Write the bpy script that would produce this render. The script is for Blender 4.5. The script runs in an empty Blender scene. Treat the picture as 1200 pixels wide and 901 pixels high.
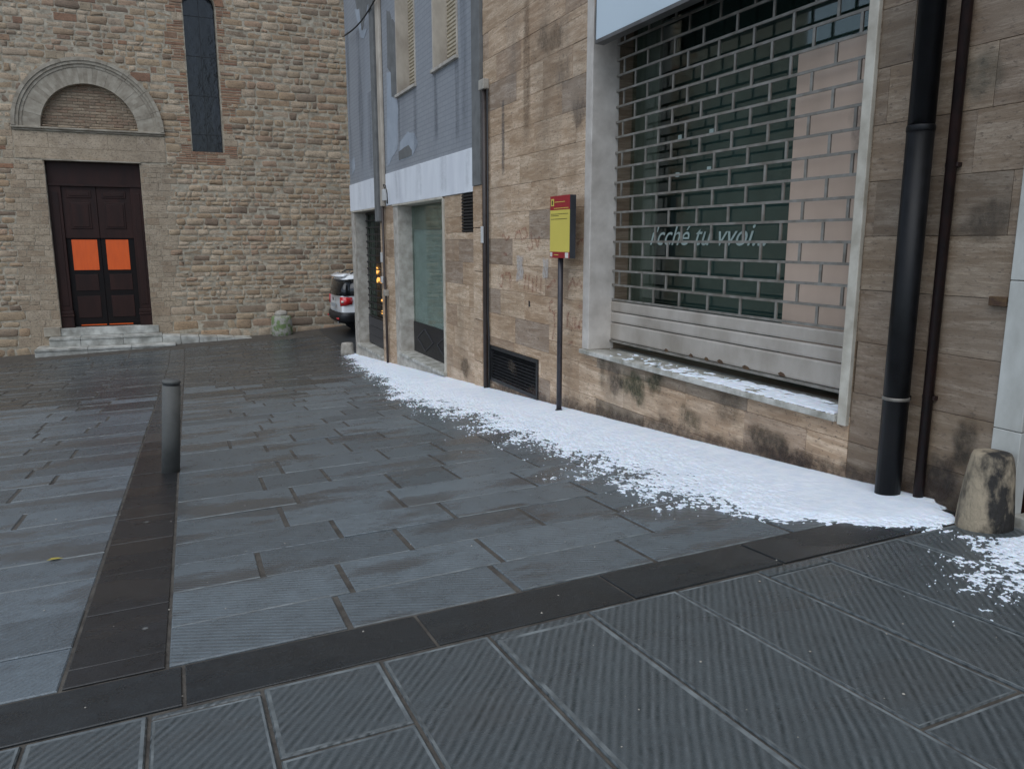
import bpy, bmesh, math, random
from mathutils import Vector, noise
random.seed(7)
R = math.radians
sc = bpy.context.scene
C = sc.collection

# ---------------------------------------------------------------- camera, sky, sun, exposure
# World axes: X across the square towards the shop wall (its face is the plane X = 4), Y along that wall
# towards the church (its front is the plane Y = 24.2), Z up with Z = 0 at the height of the camera.
F_PX, CX, CY, HOR, VPX = 904.0, 600.0, 450.5, 283.0, 197.0
PITCH = math.atan((CY - HOR) / F_PX)
YAW = math.atan((CX - VPX) / math.hypot(F_PX, CY - HOR))
cam_d = bpy.data.cameras.new('camera')
cam = bpy.data.objects.new('camera', cam_d)
C.objects.link(cam)
cam.location = (0, 0, 0)
cam.rotation_euler = (R(90) - PITCH, 0, -YAW)
cam_d.sensor_width = 36
cam_d.lens = F_PX / 1200 * 36
cam_d.clip_start = 0.05
cam_d.clip_end = 2000
sc.camera = cam

SUN_EL, SUN_AZ = 58, -138      # high behind cloud, from the left and behind
w = bpy.data.worlds.new('World')
sc.world = w
w.use_nodes = True
nt = w.node_tree
bg = nt.nodes['Background']
sky = nt.nodes.new('ShaderNodeTexSky')
sky.sky_type = 'NISHITA'
sky.sun_disc = False
sky.sun_elevation = R(SUN_EL)
sky.sun_rotation = R(SUN_AZ)
sky.air_density = 1.0
sky.dust_density = 1.0
sky.ozone_density = 2.0
hs = nt.nodes.new('ShaderNodeHueSaturation')
hs.inputs['Saturation'].default_value = 0.30
nt.links.new(sky.outputs[0], hs.inputs['Color'])
tint = nt.nodes.new('ShaderNodeMix')          # grey cloud with a cold cast
tint.data_type, tint.blend_type = 'RGBA', 'MULTIPLY'
tint.inputs[0].default_value = 1
tint.inputs[7].default_value = (.87, 1.0, 1.14, 1)
nt.links.new(hs.outputs[0], tint.inputs[6])
nt.links.new(tint.outputs[2], bg.inputs['Color'])
bg.inputs['Strength'].default_value = 0.12
sun_d = bpy.data.lights.new('sun', 'SUN')
sun_d.energy = 0.95
sun_d.angle = R(60)
sun_d.color = (1.0, 0.98, 0.96)
sun = bpy.data.objects.new('sun', sun_d)
C.objects.link(sun)
sun.location = (0, 0, 30)
sd = Vector((math.sin(R(SUN_AZ)) * math.cos(R(SUN_EL)), math.cos(R(SUN_AZ)) * math.cos(R(SUN_EL)), math.sin(R(SUN_EL))))
sun.rotation_euler = sd.to_track_quat('Z', 'Y').to_euler()
vs = sc.view_settings
vs.view_transform = 'Standard'
vs.look = 'None'
vs.gamma = 1
vs.use_curve_mapping = False
vs.exposure = 0.44

# ---------------------------------------------------------------- pixels to points (photo is 1200 x 901)
_hd = Vector((math.sin(YAW), math.cos(YAW), 0))
_rt = Vector((math.cos(YAW), -math.sin(YAW), 0))
_fw = _hd * math.cos(PITCH) - Vector((0, 0, 1)) * math.sin(PITCH)
_up = _hd * math.sin(PITCH) + Vector((0, 0, 1)) * math.cos(PITCH)
def ray(x, y): return _fw * F_PX + _rt * (x - CX) - _up * (y - CY)
def onx(x, y, X=4.0):
    r = ray(x, y); return r * (X / r.x)
def ony(x, y, Y):
    r = ray(x, y); return r * (Y / r.y)

WX, CHY = 4.0, 24.2
def zg(x, y):
    """height of the sloping square: a plane falling away from the camera that levels out before the church"""
    xc = max(-14, min(6, x)); yc = max(-5, min(30, y))
    p = -1.285 - .0775 * yc + .02 * (xc - 4)
    q = -2.96 + .04 * max(-7, xc) + .06 * max(0, xc - 3.2) + .03 * (min(yc, 25) - 20)
    return (p + q + math.sqrt((p - q) ** 2 + .08 ** 2)) / 2

# ---------------------------------------------------------------- material helpers
class NT:
    def __init__(s, name):
        s.m = bpy.data.materials.new(name); s.m.use_nodes = True
        s.t = s.m.node_tree; s.n = s.t.nodes; s.b = s.n['Principled BSDF']; s._pos = None
    def l(s, a, b): s.t.links.new(a, b)
    def node(s, k, **kw):
        n = s.n.new(k)
        for a, v in kw.items(): setattr(n, a, v)
        return n
    def pos(s):
        if s._pos is None: s._pos = s.node('ShaderNodeNewGeometry')
        return s._pos.outputs['Position']
    def rnd(s):
        """one number for each piece: object random + random per island"""
        if not hasattr(s, '_rnd'):
            o = s.node('ShaderNodeObjectInfo'); s.pos()
            s._rnd = s.math('FRACT', s.math('ADD', s.math('MULTIPLY', o.outputs['Random'], 7.31), s._pos.outputs['Random Per Island']))
        return s._rnd
    def math(s, op, a, b=None, c=None, clamp=False):
        n = s.node('ShaderNodeMath', operation=op); n.use_clamp = clamp
        for i, v in enumerate((a, b, c)):
            if v is None: continue
            if isinstance(v, (int, float)): n.inputs[i].default_value = v
            else: s.l(v, n.inputs[i])
        return n.outputs[0]
    def coords(s, scale=(1, 1, 1), rot=(0, 0, 0), shift=False):
        mp = s.node('ShaderNodeMapping'); mp.inputs['Scale'].default_value = scale; mp.inputs['Rotation'].default_value = rot
        s.l(s.pos(), mp.inputs['Vector'])
        if not shift: return mp.outputs[0]
        cb = s.node('ShaderNodeCombineXYZ')
        r = s.rnd()
        s.l(s.math('MULTIPLY', r, 91.), cb.inputs[0]); s.l(s.math('MULTIPLY', r, 57.), cb.inputs[1]); s.l(s.math('MULTIPLY', r, 73.), cb.inputs[2])
        v = s.node('ShaderNodeVectorMath', operation='ADD'); s.l(mp.outputs[0], v.inputs[0]); s.l(cb.outputs[0], v.inputs[1])
        return v.outputs[0]
    def noise(s, vec, scale=1., detail=4., rough=.55, dist=0.):
        n = s.node('ShaderNodeTexNoise'); s.l(vec, n.inputs['Vector'])
        n.inputs['Scale'].default_value = scale; n.inputs['Detail'].default_value = detail
        n.inputs['Roughness'].default_value = rough; n.inputs['Distortion'].default_value = dist
        return n.outputs['Fac']
    def ramp(s, fac, stops, interp='LINEAR'):
        n = s.node('ShaderNodeValToRGB'); n.color_ramp.interpolation = interp
        e = n.color_ramp.elements
        while len(e) < len(stops): e.new(.5)
        for el, (p, c) in zip(e, stops):
            el.position = p; el.color = (c, c, c, 1) if isinstance(c, (int, float)) else (*c, 1)
        s.l(fac, n.inputs[0]); return n.outputs[0]
    def mix(s, f, a, b, blend='MIX'):
        n = s.node('ShaderNodeMix', data_type='RGBA', blend_type=blend)
        for i, v in ((0, f), (6, a), (7, b)):
            if isinstance(v, (int, float)): n.inputs[i].default_value = v
            elif isinstance(v, tuple): n.inputs[i].default_value = (*v, 1)
            else: s.l(v, n.inputs[i])
        return n.outputs[2]
    def bump(s, h, strength=.5, dist=.01):
        n = s.node('ShaderNodeBump'); n.inputs['Strength'].default_value = strength; n.inputs['Distance'].default_value = dist
        s.l(h, n.inputs['Height'])
        if hasattr(s, '_bump'): s.l(s._bump, n.inputs['Normal'])
        s._bump = n.outputs[0]; s.l(s._bump, s.b.inputs['Normal'])
    def out(s, col=None, rough=None, **kw):
        if col is not None:
            if isinstance(col, tuple): s.b.inputs['Base Color'].default_value = (*col, 1)
            else: s.l(col, s.b.inputs['Base Color'])
        if rough is not None:
            if isinstance(rough, (int, float)): s.b.inputs['Roughness'].default_value = rough
            else: s.l(rough, s.b.inputs['Roughness'])
        for k, v in kw.items(): s.b.inputs[k.replace('_', ' ')].default_value = v
        return s.m

MAT = {}
def simple(name, c1, c2=None, scale=6., rough=.6, bump=.2, bdist=.004, stretch=(1, 1, 1), metallic=0., var=0., lo=.35, hi=.65, **kw):
    t = NT(name); c2 = c2 or tuple(v * .7 for v in c1)
    v = t.coords(stretch, shift=True)
    f = t.noise(v, scale, 6, .6)
    col = t.ramp(f, [(lo, c2), (hi, c1)])
    if var:
        g = t.math('MULTIPLY_ADD', t.rnd(), var * 2, 1 - var)
        cb = t.node('ShaderNodeCombineColor'); [t.l(g, cb.inputs[i]) for i in range(3)]
        col = t.mix(1., col, cb.outputs[0], 'MULTIPLY')
    rr = t.math('MULTIPLY_ADD', f, .25, rough - .12)
    if bump: t.bump(t.noise(v, scale * 6, 4, .6), bump, bdist)
    MAT[name] = t.out(col, rr, Metallic=metallic, **kw)
    return MAT[name]

# travertine cladding: a tone for each slab, long horizontal veins, pits, stains
def travertine(name, cols, dark=1.0):
    t = NT(name)
    v = t.coords((1, 1.1, 7), shift=True)
    vein = t.noise(v, 1.5, 7, .62, .9)
    fine = t.noise(t.coords((1, 5, 32), shift=True), 2.0, 6, .7, .6)
    base = t.ramp(t.rnd(), cols, 'CONSTANT')
    c = t.mix(t.ramp(vein, [(.40, 0.), (.60, 1.)]), t.mix(1., base, (.58, .51, .44), 'MULTIPLY'), base)
    c = t.mix(t.ramp(fine, [(.42, .55), (.6, 0.)]), c, t.mix(1., base, (.5, .42, .36), 'MULTIPLY'))
    grain = t.noise(t.coords((1, 1, 1), shift=True), 60, 4, .7)
    c = t.mix(t.ramp(grain, [(.35, .3), (.6, 0.)]), c, t.mix(1., base, (.55, .5, .45), 'MULTIPLY'))
    pit = t.ramp(t.noise(t.coords((1, 9, 20), shift=True), 2.6, 5, .7), [(.57, 0.), (.64, 1.)])
    lay = t.noise(t.coords((1, 1.2, 24), shift=True), 2.2, 8, .75, .8)
    c = t.mix(t.ramp(lay, [(.38, .6), (.48, 0.)]), c, t.mix(1., base, (.58, .50, .42), 'MULTIPLY'))
    c = t.mix(t.ramp(lay, [(.54, 0.), (.68, .5)]), c, t.mix(1., base, (1.35, 1.33, 1.3), 'MULTIPLY'))
    c = t.mix(t.math('MULTIPLY', pit, .7), c, (.085, .06, .042))
    blot = t.ramp(t.noise(t.coords((1, 1.2, .35)), 1.1, 5, .6), [(.50, 0.), (.70, 1.)])
    c = t.mix(t.math('MULTIPLY', blot, .45), c, (.16, .115, .075))
    pale = t.ramp(t.noise(t.coords((1, 1, 1)), .8, 4, .6), [(.55, 0.), (.72, 1.)])
    c = t.mix(t.math('MULTIPLY', pale, .3), c, (.46, .39, .31))
    t.bump(pit, -.6, .008)
    t.bump(fine, .35, .004)
    t.bump(grain, .4, .004)
    t.bump(lay, .4, .006)
    MAT[name] = t.out(c, t.math('MULTIPLY_ADD', fine, .3, .42))
travertine('travertine', [(0., (0.721, 0.560, 0.408)), (.13, (0.658, 0.506, 0.361)), (.25, (0.597, 0.441, 0.304)), (.36, (0.771, 0.609, 0.448)), (.5, (0.512, 0.382, 0.274)),
                          (.58, (0.700, 0.535, 0.382)), (.72, (0.458, 0.363, 0.281)), (.79, (0.638, 0.476, 0.331)), (.9, (0.751, 0.583, 0.425))])
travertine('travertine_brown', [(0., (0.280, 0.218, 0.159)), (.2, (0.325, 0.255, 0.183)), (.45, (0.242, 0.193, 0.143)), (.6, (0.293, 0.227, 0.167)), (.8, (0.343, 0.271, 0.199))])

# church stones
def church_stone(name, cols, amt=1.):
    t = NT(name)
    base = t.ramp(t.rnd(), cols, 'CONSTANT')
    n1 = t.noise(t.coords(shift=True), 5., 6, .65)
    n2 = t.noise(t.coords((1, 1, 1.6)), 26., 5, .7)
    c = t.mix(t.ramp(n1, [(.3, .6), (.62, 0.)]), base, t.mix(1., base, (.55, .5, .44), 'MULTIPLY'))
    c = t.mix(t.ramp(n2, [(.34, .8), (.47, 0.)]), c, (.06, .05, .042))
    big = t.ramp(t.noise(t.coords((1, 1, .7)), .45, 5, .6), [(.42, 0.), (.68, 1.)])
    c = t.mix(t.math('MULTIPLY', big, .38), c, (.15, .125, .10))
    t.bump(n2, .8, .02); t.bump(n1, .6, .03)
    MAT[name] = t.out(c, .85)
church_stone('church_stone', [(0., (0.487, 0.358, 0.230)), (.11, (0.406, 0.291, 0.186)), (.22, (0.533, 0.399, 0.271)), (.33, (0.441, 0.301, 0.186)), (.43, (0.337, 0.246, 0.168)),
                              (.51, (0.580, 0.450, 0.317)), (.63, (0.429, 0.297, 0.183)), (.74, (0.498, 0.378, 0.266)), (.85, (0.255, 0.178, 0.121)), (.90, (0.463, 0.307, 0.201))])
church_stone('ashlar', [(0., (0.487, 0.383, 0.271)), (.3, (0.452, 0.352, 0.248)), (.55, (0.511, 0.403, 0.289)), (.8, (0.429, 0.321, 0.219))])
church_stone('old_brick', [(0., (0.352, 0.184, 0.105)), (.25, (0.292, 0.157, 0.095)), (.5, (0.398, 0.246, 0.149)), (.7, (0.328, 0.202, 0.129)), (.88, (0.445, 0.347, 0.233))])
church_stone('tympanum_brick', [(0., (0.334, 0.224, 0.150)), (.25, (0.300, 0.212, 0.145)), (.5, (0.389, 0.294, 0.204)), (.75, (0.345, 0.258, 0.178))])
simple('church_mortar', (.50, .435, .335), (.25, .21, .155), 7, .92, .9, .02)
simple('portal_stone', (.41, .36, .285), (.24, .20, .15), 3.5, .8, .6, .012)
simple('step_stone', (.56, .55, .50), (.22, .21, .18), 3., .5, .5, .008)

# paving
def paving(name, c_a, c_b, angle, period, groove, rough, mud=.5, gcol=.0, var=.22, strength=.6):
    t = NT(name)
    g = t.math('MULTIPLY_ADD', t.rnd(), var * 2, 1 - var)
    n1 = t.noise(t.coords(shift=True), 7.5, 8, .75)
    n2 = t.noise(t.coords(), 130., 3, .7)
    base = t.ramp(n1, [(.3, c_b), (.68, c_a)])
    cb = t.node('ShaderNodeCombineColor'); [t.l(g, cb.inputs[i]) for i in range(3)]
    c = t.mix(1., base, cb.outputs[0], 'MULTIPLY')
    lit = t.mix(1., base, (2.3, 2.3, 2.3), 'MULTIPLY')
    c = t.mix(t.ramp(n2, [(.57, 0.), (.70, .6)]), c, lit)
    c = t.mix(t.ramp(n2, [(.30, .6), (.42, 0.)]), c, (.015, .016, .017))
    chip = t.noise(t.coords(shift=True), 38, 5, .75)
    c = t.mix(t.ramp(chip, [(.60, 0.), (.68, .6)]), c, lit)
    rv = t.math('MULTIPLY_ADD', n1, .35, rough - .17)
    wt = t.ramp(t.noise(t.coords((.75, 1.7, 1)), 1.25, 5, .58), [(.52, 0.), (.60, 1.)])
    vo = t.node('ShaderNodeTexVoronoi'); vo.inputs['Scale'].default_value = 2.6; vo.inputs['Randomness'].default_value = 1.
    t.l(t.pos(), vo.inputs['Vector'])
    gum = t.math('MULTIPLY', t.ramp(t.math('ADD', vo.outputs['Distance'], t.math('MULTIPLY', n1, .03)), [(.045, 1.), (.055, 0.)]), .55)
    c = t.mix(gum, c, (.26, .27, .26))
    c = t.mix(t.math('MULTIPLY', wt, mud), c, (.040, .036, .032))
    rv = t.mix(t.math('MULTIPLY', wt, .85), rv, (.13, .13, .13))
    if groove:
        sp = t.node('ShaderNodeSeparateXYZ'); t.l(t.pos(), sp.inputs[0])
        wob = t.noise(t.coords(shift=True), 2.2, 2, .5)
        aj = t.math('MULTIPLY_ADD', t.rnd(), .16, angle - .08)
        u = t.math('ADD', t.math('MULTIPLY', sp.outputs[0], t.math('COSINE', aj)), t.math('MULTIPLY', sp.outputs[1], t.math('SINE', aj)))
        u = t.math('ADD', u, t.math('MULTIPLY', wob, .035))
        s = t.math('SINE', t.math('MULTIPLY', u, 2 * math.pi / period))
        broken = t.noise(t.coords((1, 1, 1), shift=True), 14, 4, .7)
        amp = t.ramp(broken, [(.32, .1), (.62, 1.)])
        c1 = t.node('ShaderNodeCombineXYZ'); t.l(t.math('MULTIPLY', u, 1.), c1.inputs[0])
        lines = t.ramp(t.noise(c1.outputs[0], .45 / period, 2, .6), [(.35, .25), (.65, 1.)])      # no two tool lines are alike
        gv = t.math('MULTIPLY', t.math('MULTIPLY', s, amp), lines)
        t.bump(gv, strength, groove)
        if gcol: c = t.mix(t.math('MULTIPLY', t.math('MULTIPLY_ADD', gv, .5, .5), gcol), c, (.30, .32, .33))
    t.bump(n2, .45, .004); t.bump(chip, .4, .005); t.bump(n1, .3, .01)
    MAT[name] = t.out(c, rv, Specular_IOR_Level=.42)
paving('slab_near', (.042, .053, .055), (.021, .028, .029), -.64, .031, .0034, .33, .2, .34, .14, .65)
paving('slab_row', (.104, .126, .139), (.060, .073, .080), 1.08, .030, .0036, .30, .75, .24, .38, .5)
paving('slab_left', (.112, .138, .156), (.070, .085, .096), 2.35, .030, .0034, .28, .5, .18, .34, .4)
paving('slab_band', (.028, .032, .034), (.013, .015, .016), 0, 1, 0, .30, .08)
paving('slab_strip', (.025, .025, .026), (.011, .011, .011), 0, 1, 0, .30, .2)
paving('slab_far', (.050, .057, .061), (.024, .028, .030), 1.08, .030, .003, .27, .6, .05, .2, .3)  # darker copy of the row slabs, for the far paving and strip
simple('slab_margin', (.20, .22, .22), (.075, .084, .086), 9, .5, .5, .004)
simple('joint_mortar', (.100, .088, .072), (.045, .038, .031), 9, .7, .6, .01)
simple('ground_dark', (.045, .048, .050), (.026, .028, .030), 1.6, .40, .4, .006)
simple('wet_asphalt', (.036, .040, .042), (.020, .023, .024), 1.3, .42, .35, .004)
t = NT('snow')
n1 = t.noise(t.coords(), 9, 5, .6); n2 = t.noise(t.coords(), 90, 4, .7)
c = t.ramp(n1, [(.3, (.72, .78, .86)), (.6, (.83, .87, .92))])
t.bump(n1, .4, .02); t.bump(n2, .25, .004)
MAT['snow'] = t.out(c, .7, Subsurface_Weight=.15, Subsurface_Scale=.02)

# plain things
simple('marble', (.58, .53, .475), (.42, .375, .33), 4, .5, .2, .003)
simple('marble_sill', (.54, .52, .47), (.24, .225, .18), 7, .55, .4, .004)
simple('white_jamb', (.60, .60, .56), (.38, .37, .33), 2.5, .5, .25, .003, stretch=(1, 1, .5))
simple('concrete', (.50, .46, .40), (.31, .275, .23), 6, .8, .4, .006)
simple('grey_cement', (.17, .17, .165), (.12, .12, .115), 6, .85, .5, .006)
simple('white_plaster', (.74, .75, .77), (.62, .63, .66), 1.4, .75, .15, .004, stretch=(1, 1.5, .4))
simple('pale_patch', (.35, .38, .42), (.29, .32, .36), 5, .8, .3, .004)
simple('cream_paint', (.52, .46, .38), (.30, .25, .20), 2.5, .65, .25, .004, stretch=(1, 1, .5))
simple('blind_cream', (.50, .43, .32), (.36, .30, .21), 3, .55, .1, .002)
simple('black_pipe', (.007, .007, .008), (.004, .004, .004), 12, .42, .2, .002, Specular_IOR_Level=.22)
simple('red_pipe', (.026, .011, .009), (.012, .007, .006), 12, .5, .25, .002, Specular_IOR_Level=.3)
simple('brown_pipe', (.050, .036, .030), (.028, .020, .017), 12, .5, .2, .002)
simple('grille_metal', (.29, .275, .245), (.17, .15, .125), 9, .45, .2, .001, metallic=.35)
simple('slat_metal', (.50, .45, .395), (.35, .305, .255), 2.6, .42, .1, .002, stretch=(1, 1, .6), metallic=.25)
simple('rust', (.11, .065, .028), (.06, .03, .018), 30, .85, .6, .004)
simple('frame_cream', (.55, .51, .43), (.36, .32, .255), 5, .5, .3, .003)
simple('fascia_white', (.56, .64, .69), (.52, .60, .65), .8, .35, .03, .002)
simple('fascia_trim', (.16, .155, .15), (.11, .105, .10), 6, .4, .1, .002, metallic=.4)
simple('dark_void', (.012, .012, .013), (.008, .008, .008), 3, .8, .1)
simple('backing_green', (.075, .120, .110), (.055, .090, .083), 1.2, .7, .05, stretch=(1, 2, .3))
simple('curtain', (.15, .145, .115), (.10, .10, .08), 2, .8, .2, stretch=(1, 8, .3))
simple('board', (.58, .44, .345), (.49, .365, .28), 1.6, .7, .12, .002, stretch=(1, 1, .35))
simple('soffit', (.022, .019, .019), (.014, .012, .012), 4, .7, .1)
simple('vent_black', (.016, .015, .016), (.010, .010, .010), 8, .5, .2)
simple('door_brown', (.036, .014, .0105), (.020, .0085, .0065), 4, .5, .25, .003, stretch=(1, 1, .2), Specular_IOR_Level=.25)
simple('door_dark', (.010, .006, .005), (.006, .004, .004), 4, .5, .1, .003, Specular_IOR_Level=.2)
simple('stone_post', (.34, .275, .19), (.022, .019, .016), 6.5, .8, .9, .014, lo=.44, hi=.58, stretch=(1, 1, .55))
simple('bollard_grey', (.095, .095, .088), (.068, .068, .063), 6, .7, .2, .003)
simple('bollard_groove', (.02, .02, .02), (.015, .015, .015), 6, .5, .1)
simple('pale_stone', (.42, .385, .33), (.27, .24, .20), 9, .8, .6, .008)
simple('sign_red', (.34, .020, .026), (.29, .017, .022), 2, .4, .02)
simple('sign_yellow', (.68, .56, .11), (.62, .51, .10), 2, .4, .02)
simple('sign_white', (.70, .66, .60), (.62, .58, .52), 2, .5, .02)
simple('sign_ink', (.07, .055, .02), (.05, .04, .015), 2, .6, .02)
simple('sign_grey', (.045, .045, .05), (.03, .03, .034), 6, .45, .1)
simple('pole_metal', (.060, .056, .062), (.040, .037, .042), 8, .4, .1, .002, metallic=.4)
simple('white_letters', (.36, .44, .41), (.30, .37, .34), 4, .6, .02)
simple('white_box', (.60, .59, .57), (.50, .49, .47), 4, .6, .05)
simple('cable', (.02, .02, .021), (.014, .014, .014), 4, .6, .05)
simple('paper_pale', (.40, .37, .33), (.33, .30, .26), 8, .8, .1)
simple('leaf_yellow', (.40, .34, .06), (.30, .22, .04), 40, .6, .1)
simple('car_white', (.86, .87, .88), (.84, .85, .86), 1, .18, .0, Coat_Weight=.6)
simple('car_black', (.014, .014, .016), (.010, .010, .012), 6, .5, .05)
simple('car_glass', (.010, .011, .013), (.008, .009, .010), 2, .06, .0)
simple('car_red', (.55, .012, .018), (.45, .010, .014), 2, .15, .0, Coat_Weight=.5)
simple('chrome', (.6, .6, .62), (.5, .5, .52), 3, .2, .0, metallic=1.)
simple('tyre', (.018, .018, .018), (.012, .012, .012), 12, .85, .3)
simple('plate', (.36, .38, .40), (.28, .30, .32), 60, .5, .0)

# mossy block: green grows on it in patches
t = NT('mossy_stone')
n1 = t.noise(t.coords(), 5.5, 5, .6); n2 = t.noise(t.coords(), 30, 5, .7)
c = t.mix(t.ramp(n1, [(.46, 0.), (.54, 1.)]), t.ramp(n2, [(.3, (.20, .19, .16)), (.7, (.42, .40, .35))]), t.ramp(n2, [(.3, (.10, .14, .05)), (.7, (.19, .25, .11))]))
t.bump(n2, .7, .012)
MAT['mossy_stone'] = t.out(c, .85)
# travertine with algae: under the leaking sill
t = NT('wall_stain')
at = t.node('ShaderNodeAttribute'); at.attribute_name = 'stain'
n1 = t.noise(t.coords((1, 1, .8)), 22, 5, .7)
tr = t.node('ShaderNodeBsdfTransparent'); mx = t.node('ShaderNodeMixShader')
t.l(t.math('MULTIPLY', at.outputs['Alpha'], t.ramp(n1, [(.32, .35), (.6, 1.)])), mx.inputs[0]); t.l(tr.outputs[0], mx.inputs[1]); t.l(t.b.outputs[0], mx.inputs[2])
t.l(mx.outputs[0], t.n['Material Output'].inputs['Surface'])
MAT['wall_stain'] = t.out(at.outputs['Color'], .8)
# faded spray paint
t = NT('spray_paint')
n1 = t.noise(t.coords(), 28, 4, .7)
tr = t.node('ShaderNodeBsdfTransparent'); mx = t.node('ShaderNodeMixShader')
t.l(t.ramp(n1, [(.38, .02), (.64, .48)]), mx.inputs[0]); t.l(tr.outputs[0], mx.inputs[1]); t.l(t.b.outputs[0], mx.inputs[2])
t.l(mx.outputs[0], t.n['Material Output'].inputs['Surface'])
MAT['spray_paint'] = t.out((.36, .10, .055), .8)
# small blue-grey mosaic tiles of the upper facade
t = NT('blue_tiles')
sp = t.node('ShaderNodeSeparateXYZ'); t.l(t.pos(), sp.inputs[0])
cb = t.node('ShaderNodeCombineXYZ'); t.l(sp.outputs[1], cb.inputs[0]); t.l(sp.outputs[2], cb.inputs[1])
br = t.node('ShaderNodeTexBrick'); t.l(cb.outputs[0], br.inputs['Vector'])
br.offset = .5; br.inputs['Scale'].default_value = 1.
br.inputs['Brick Width'].default_value = .24; br.inputs['Row Height'].default_value = .075; br.inputs['Mortar Size'].default_value = .007
br.inputs['Color1'].default_value = (.262, .275, .295, 1); br.inputs['Color2'].default_value = (.285, .298, .318, 1); br.inputs['Mortar'].default_value = (.215, .225, .24, 1)
st = t.ramp(t.noise(t.coords((1, 1.3, .22)), 1.3, 5, .6), [(.42, 0.), (.72, 1.)])
c = t.mix(t.math('MULTIPLY', st, .35), br.outputs['Color'], (.16, .175, .20))
pl = t.ramp(t.noise(t.coords((1, 1.2, .3)), .7, 4, .6), [(.5, 0.), (.7, 1.)])
c = t.mix(t.math('MULTIPLY', pl, .35), c, (.34, .37, .42))
t.bump(br.outputs['Fac'], -.4, .004)
MAT['blue_tiles'] = t.out(c, .55)
# window panes: clear, mirror-like at a slant
def pane(name, tint, lo=.06, hi=.55):
    t = NT(name)
    lw = t.node('ShaderNodeLayerWeight'); lw.inputs[0].default_value = .35
    gl = t.node('ShaderNodeBsdfGlossy'); gl.inputs['Roughness'].default_value = .03
    tr = t.node('ShaderNodeBsdfTransparent'); tr.inputs['Color'].default_value = (*tint, 1)
    mx = t.node('ShaderNodeMixShader')
    f = t.node('ShaderNodeMapRange'); f.inputs['To Min'].default_value = lo; f.inputs['To Max'].default_value = hi
    t.l(lw.outputs['Fresnel'], f.inputs['Value'])
    t.l(f.outputs[0], mx.inputs[0]); t.l(tr.outputs[0], mx.inputs[1]); t.l(gl.outputs[0], mx.inputs[2])
    t.l(mx.outputs[0], t.n['Material Output'].inputs['Surface'])
    MAT[name] = t.m
pane('shop_glass', (.80, .86, .84), .02, .16)
pane('shop_glass_pale', (.80, .88, .86), .06, .4)
t = NT('lead_glass')
n1 = t.noise(t.coords((3, 1, .5)), 1.6, 4, .6)
t.bump(t.noise(t.coords(), 6, 3, .6), .35, .02)
MAT['lead_glass'] = t.out(t.ramp(n1, [(.45, (.004, .005, .006)), (.75, (.022, .027, .036))]), .16)
def glow(name, col, strength):
    t = NT(name); t.b.inputs['Emission Color'].default_value = (*col, 1); t.b.inputs['Emission Strength'].default_value = strength
    MAT[name] = t.out(tuple(v * .4 for v in col), .4)
t = NT('orange_pane')
n1 = t.noise(t.coords((6, 1, 1)), 3, 4, .6)
c = t.ramp(n1, [(.3, (.50, .060, .003)), (.7, (.70, .100, .005))])
t.l(c, t.b.inputs['Emission Color']); t.b.inputs['Emission Strength'].default_value = .27
MAT['orange_pane'] = t.out((.3, .05, .004), .4)
glow('warm_lamp', (1., .42, .10), 2.2)

# ---------------------------------------------------------------- object helpers
def link(name, me, parent=None, loc=(0, 0, 0)):
    o = bpy.data.objects.new(name, me); C.objects.link(o); o.location = loc
    if parent: o.parent = parent
    return o
def tag(o, label=None, cat=None, group=None, kind=None):
    if label: o['label'] = label
    if cat: o['category'] = cat
    if group: o['group'] = group
    if kind: o['kind'] = kind
    return o
def thing(name, label, cat, group=None, loc=(0, 0, 0)):
    return tag(link(name, None, None, loc), label, cat, group)

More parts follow.
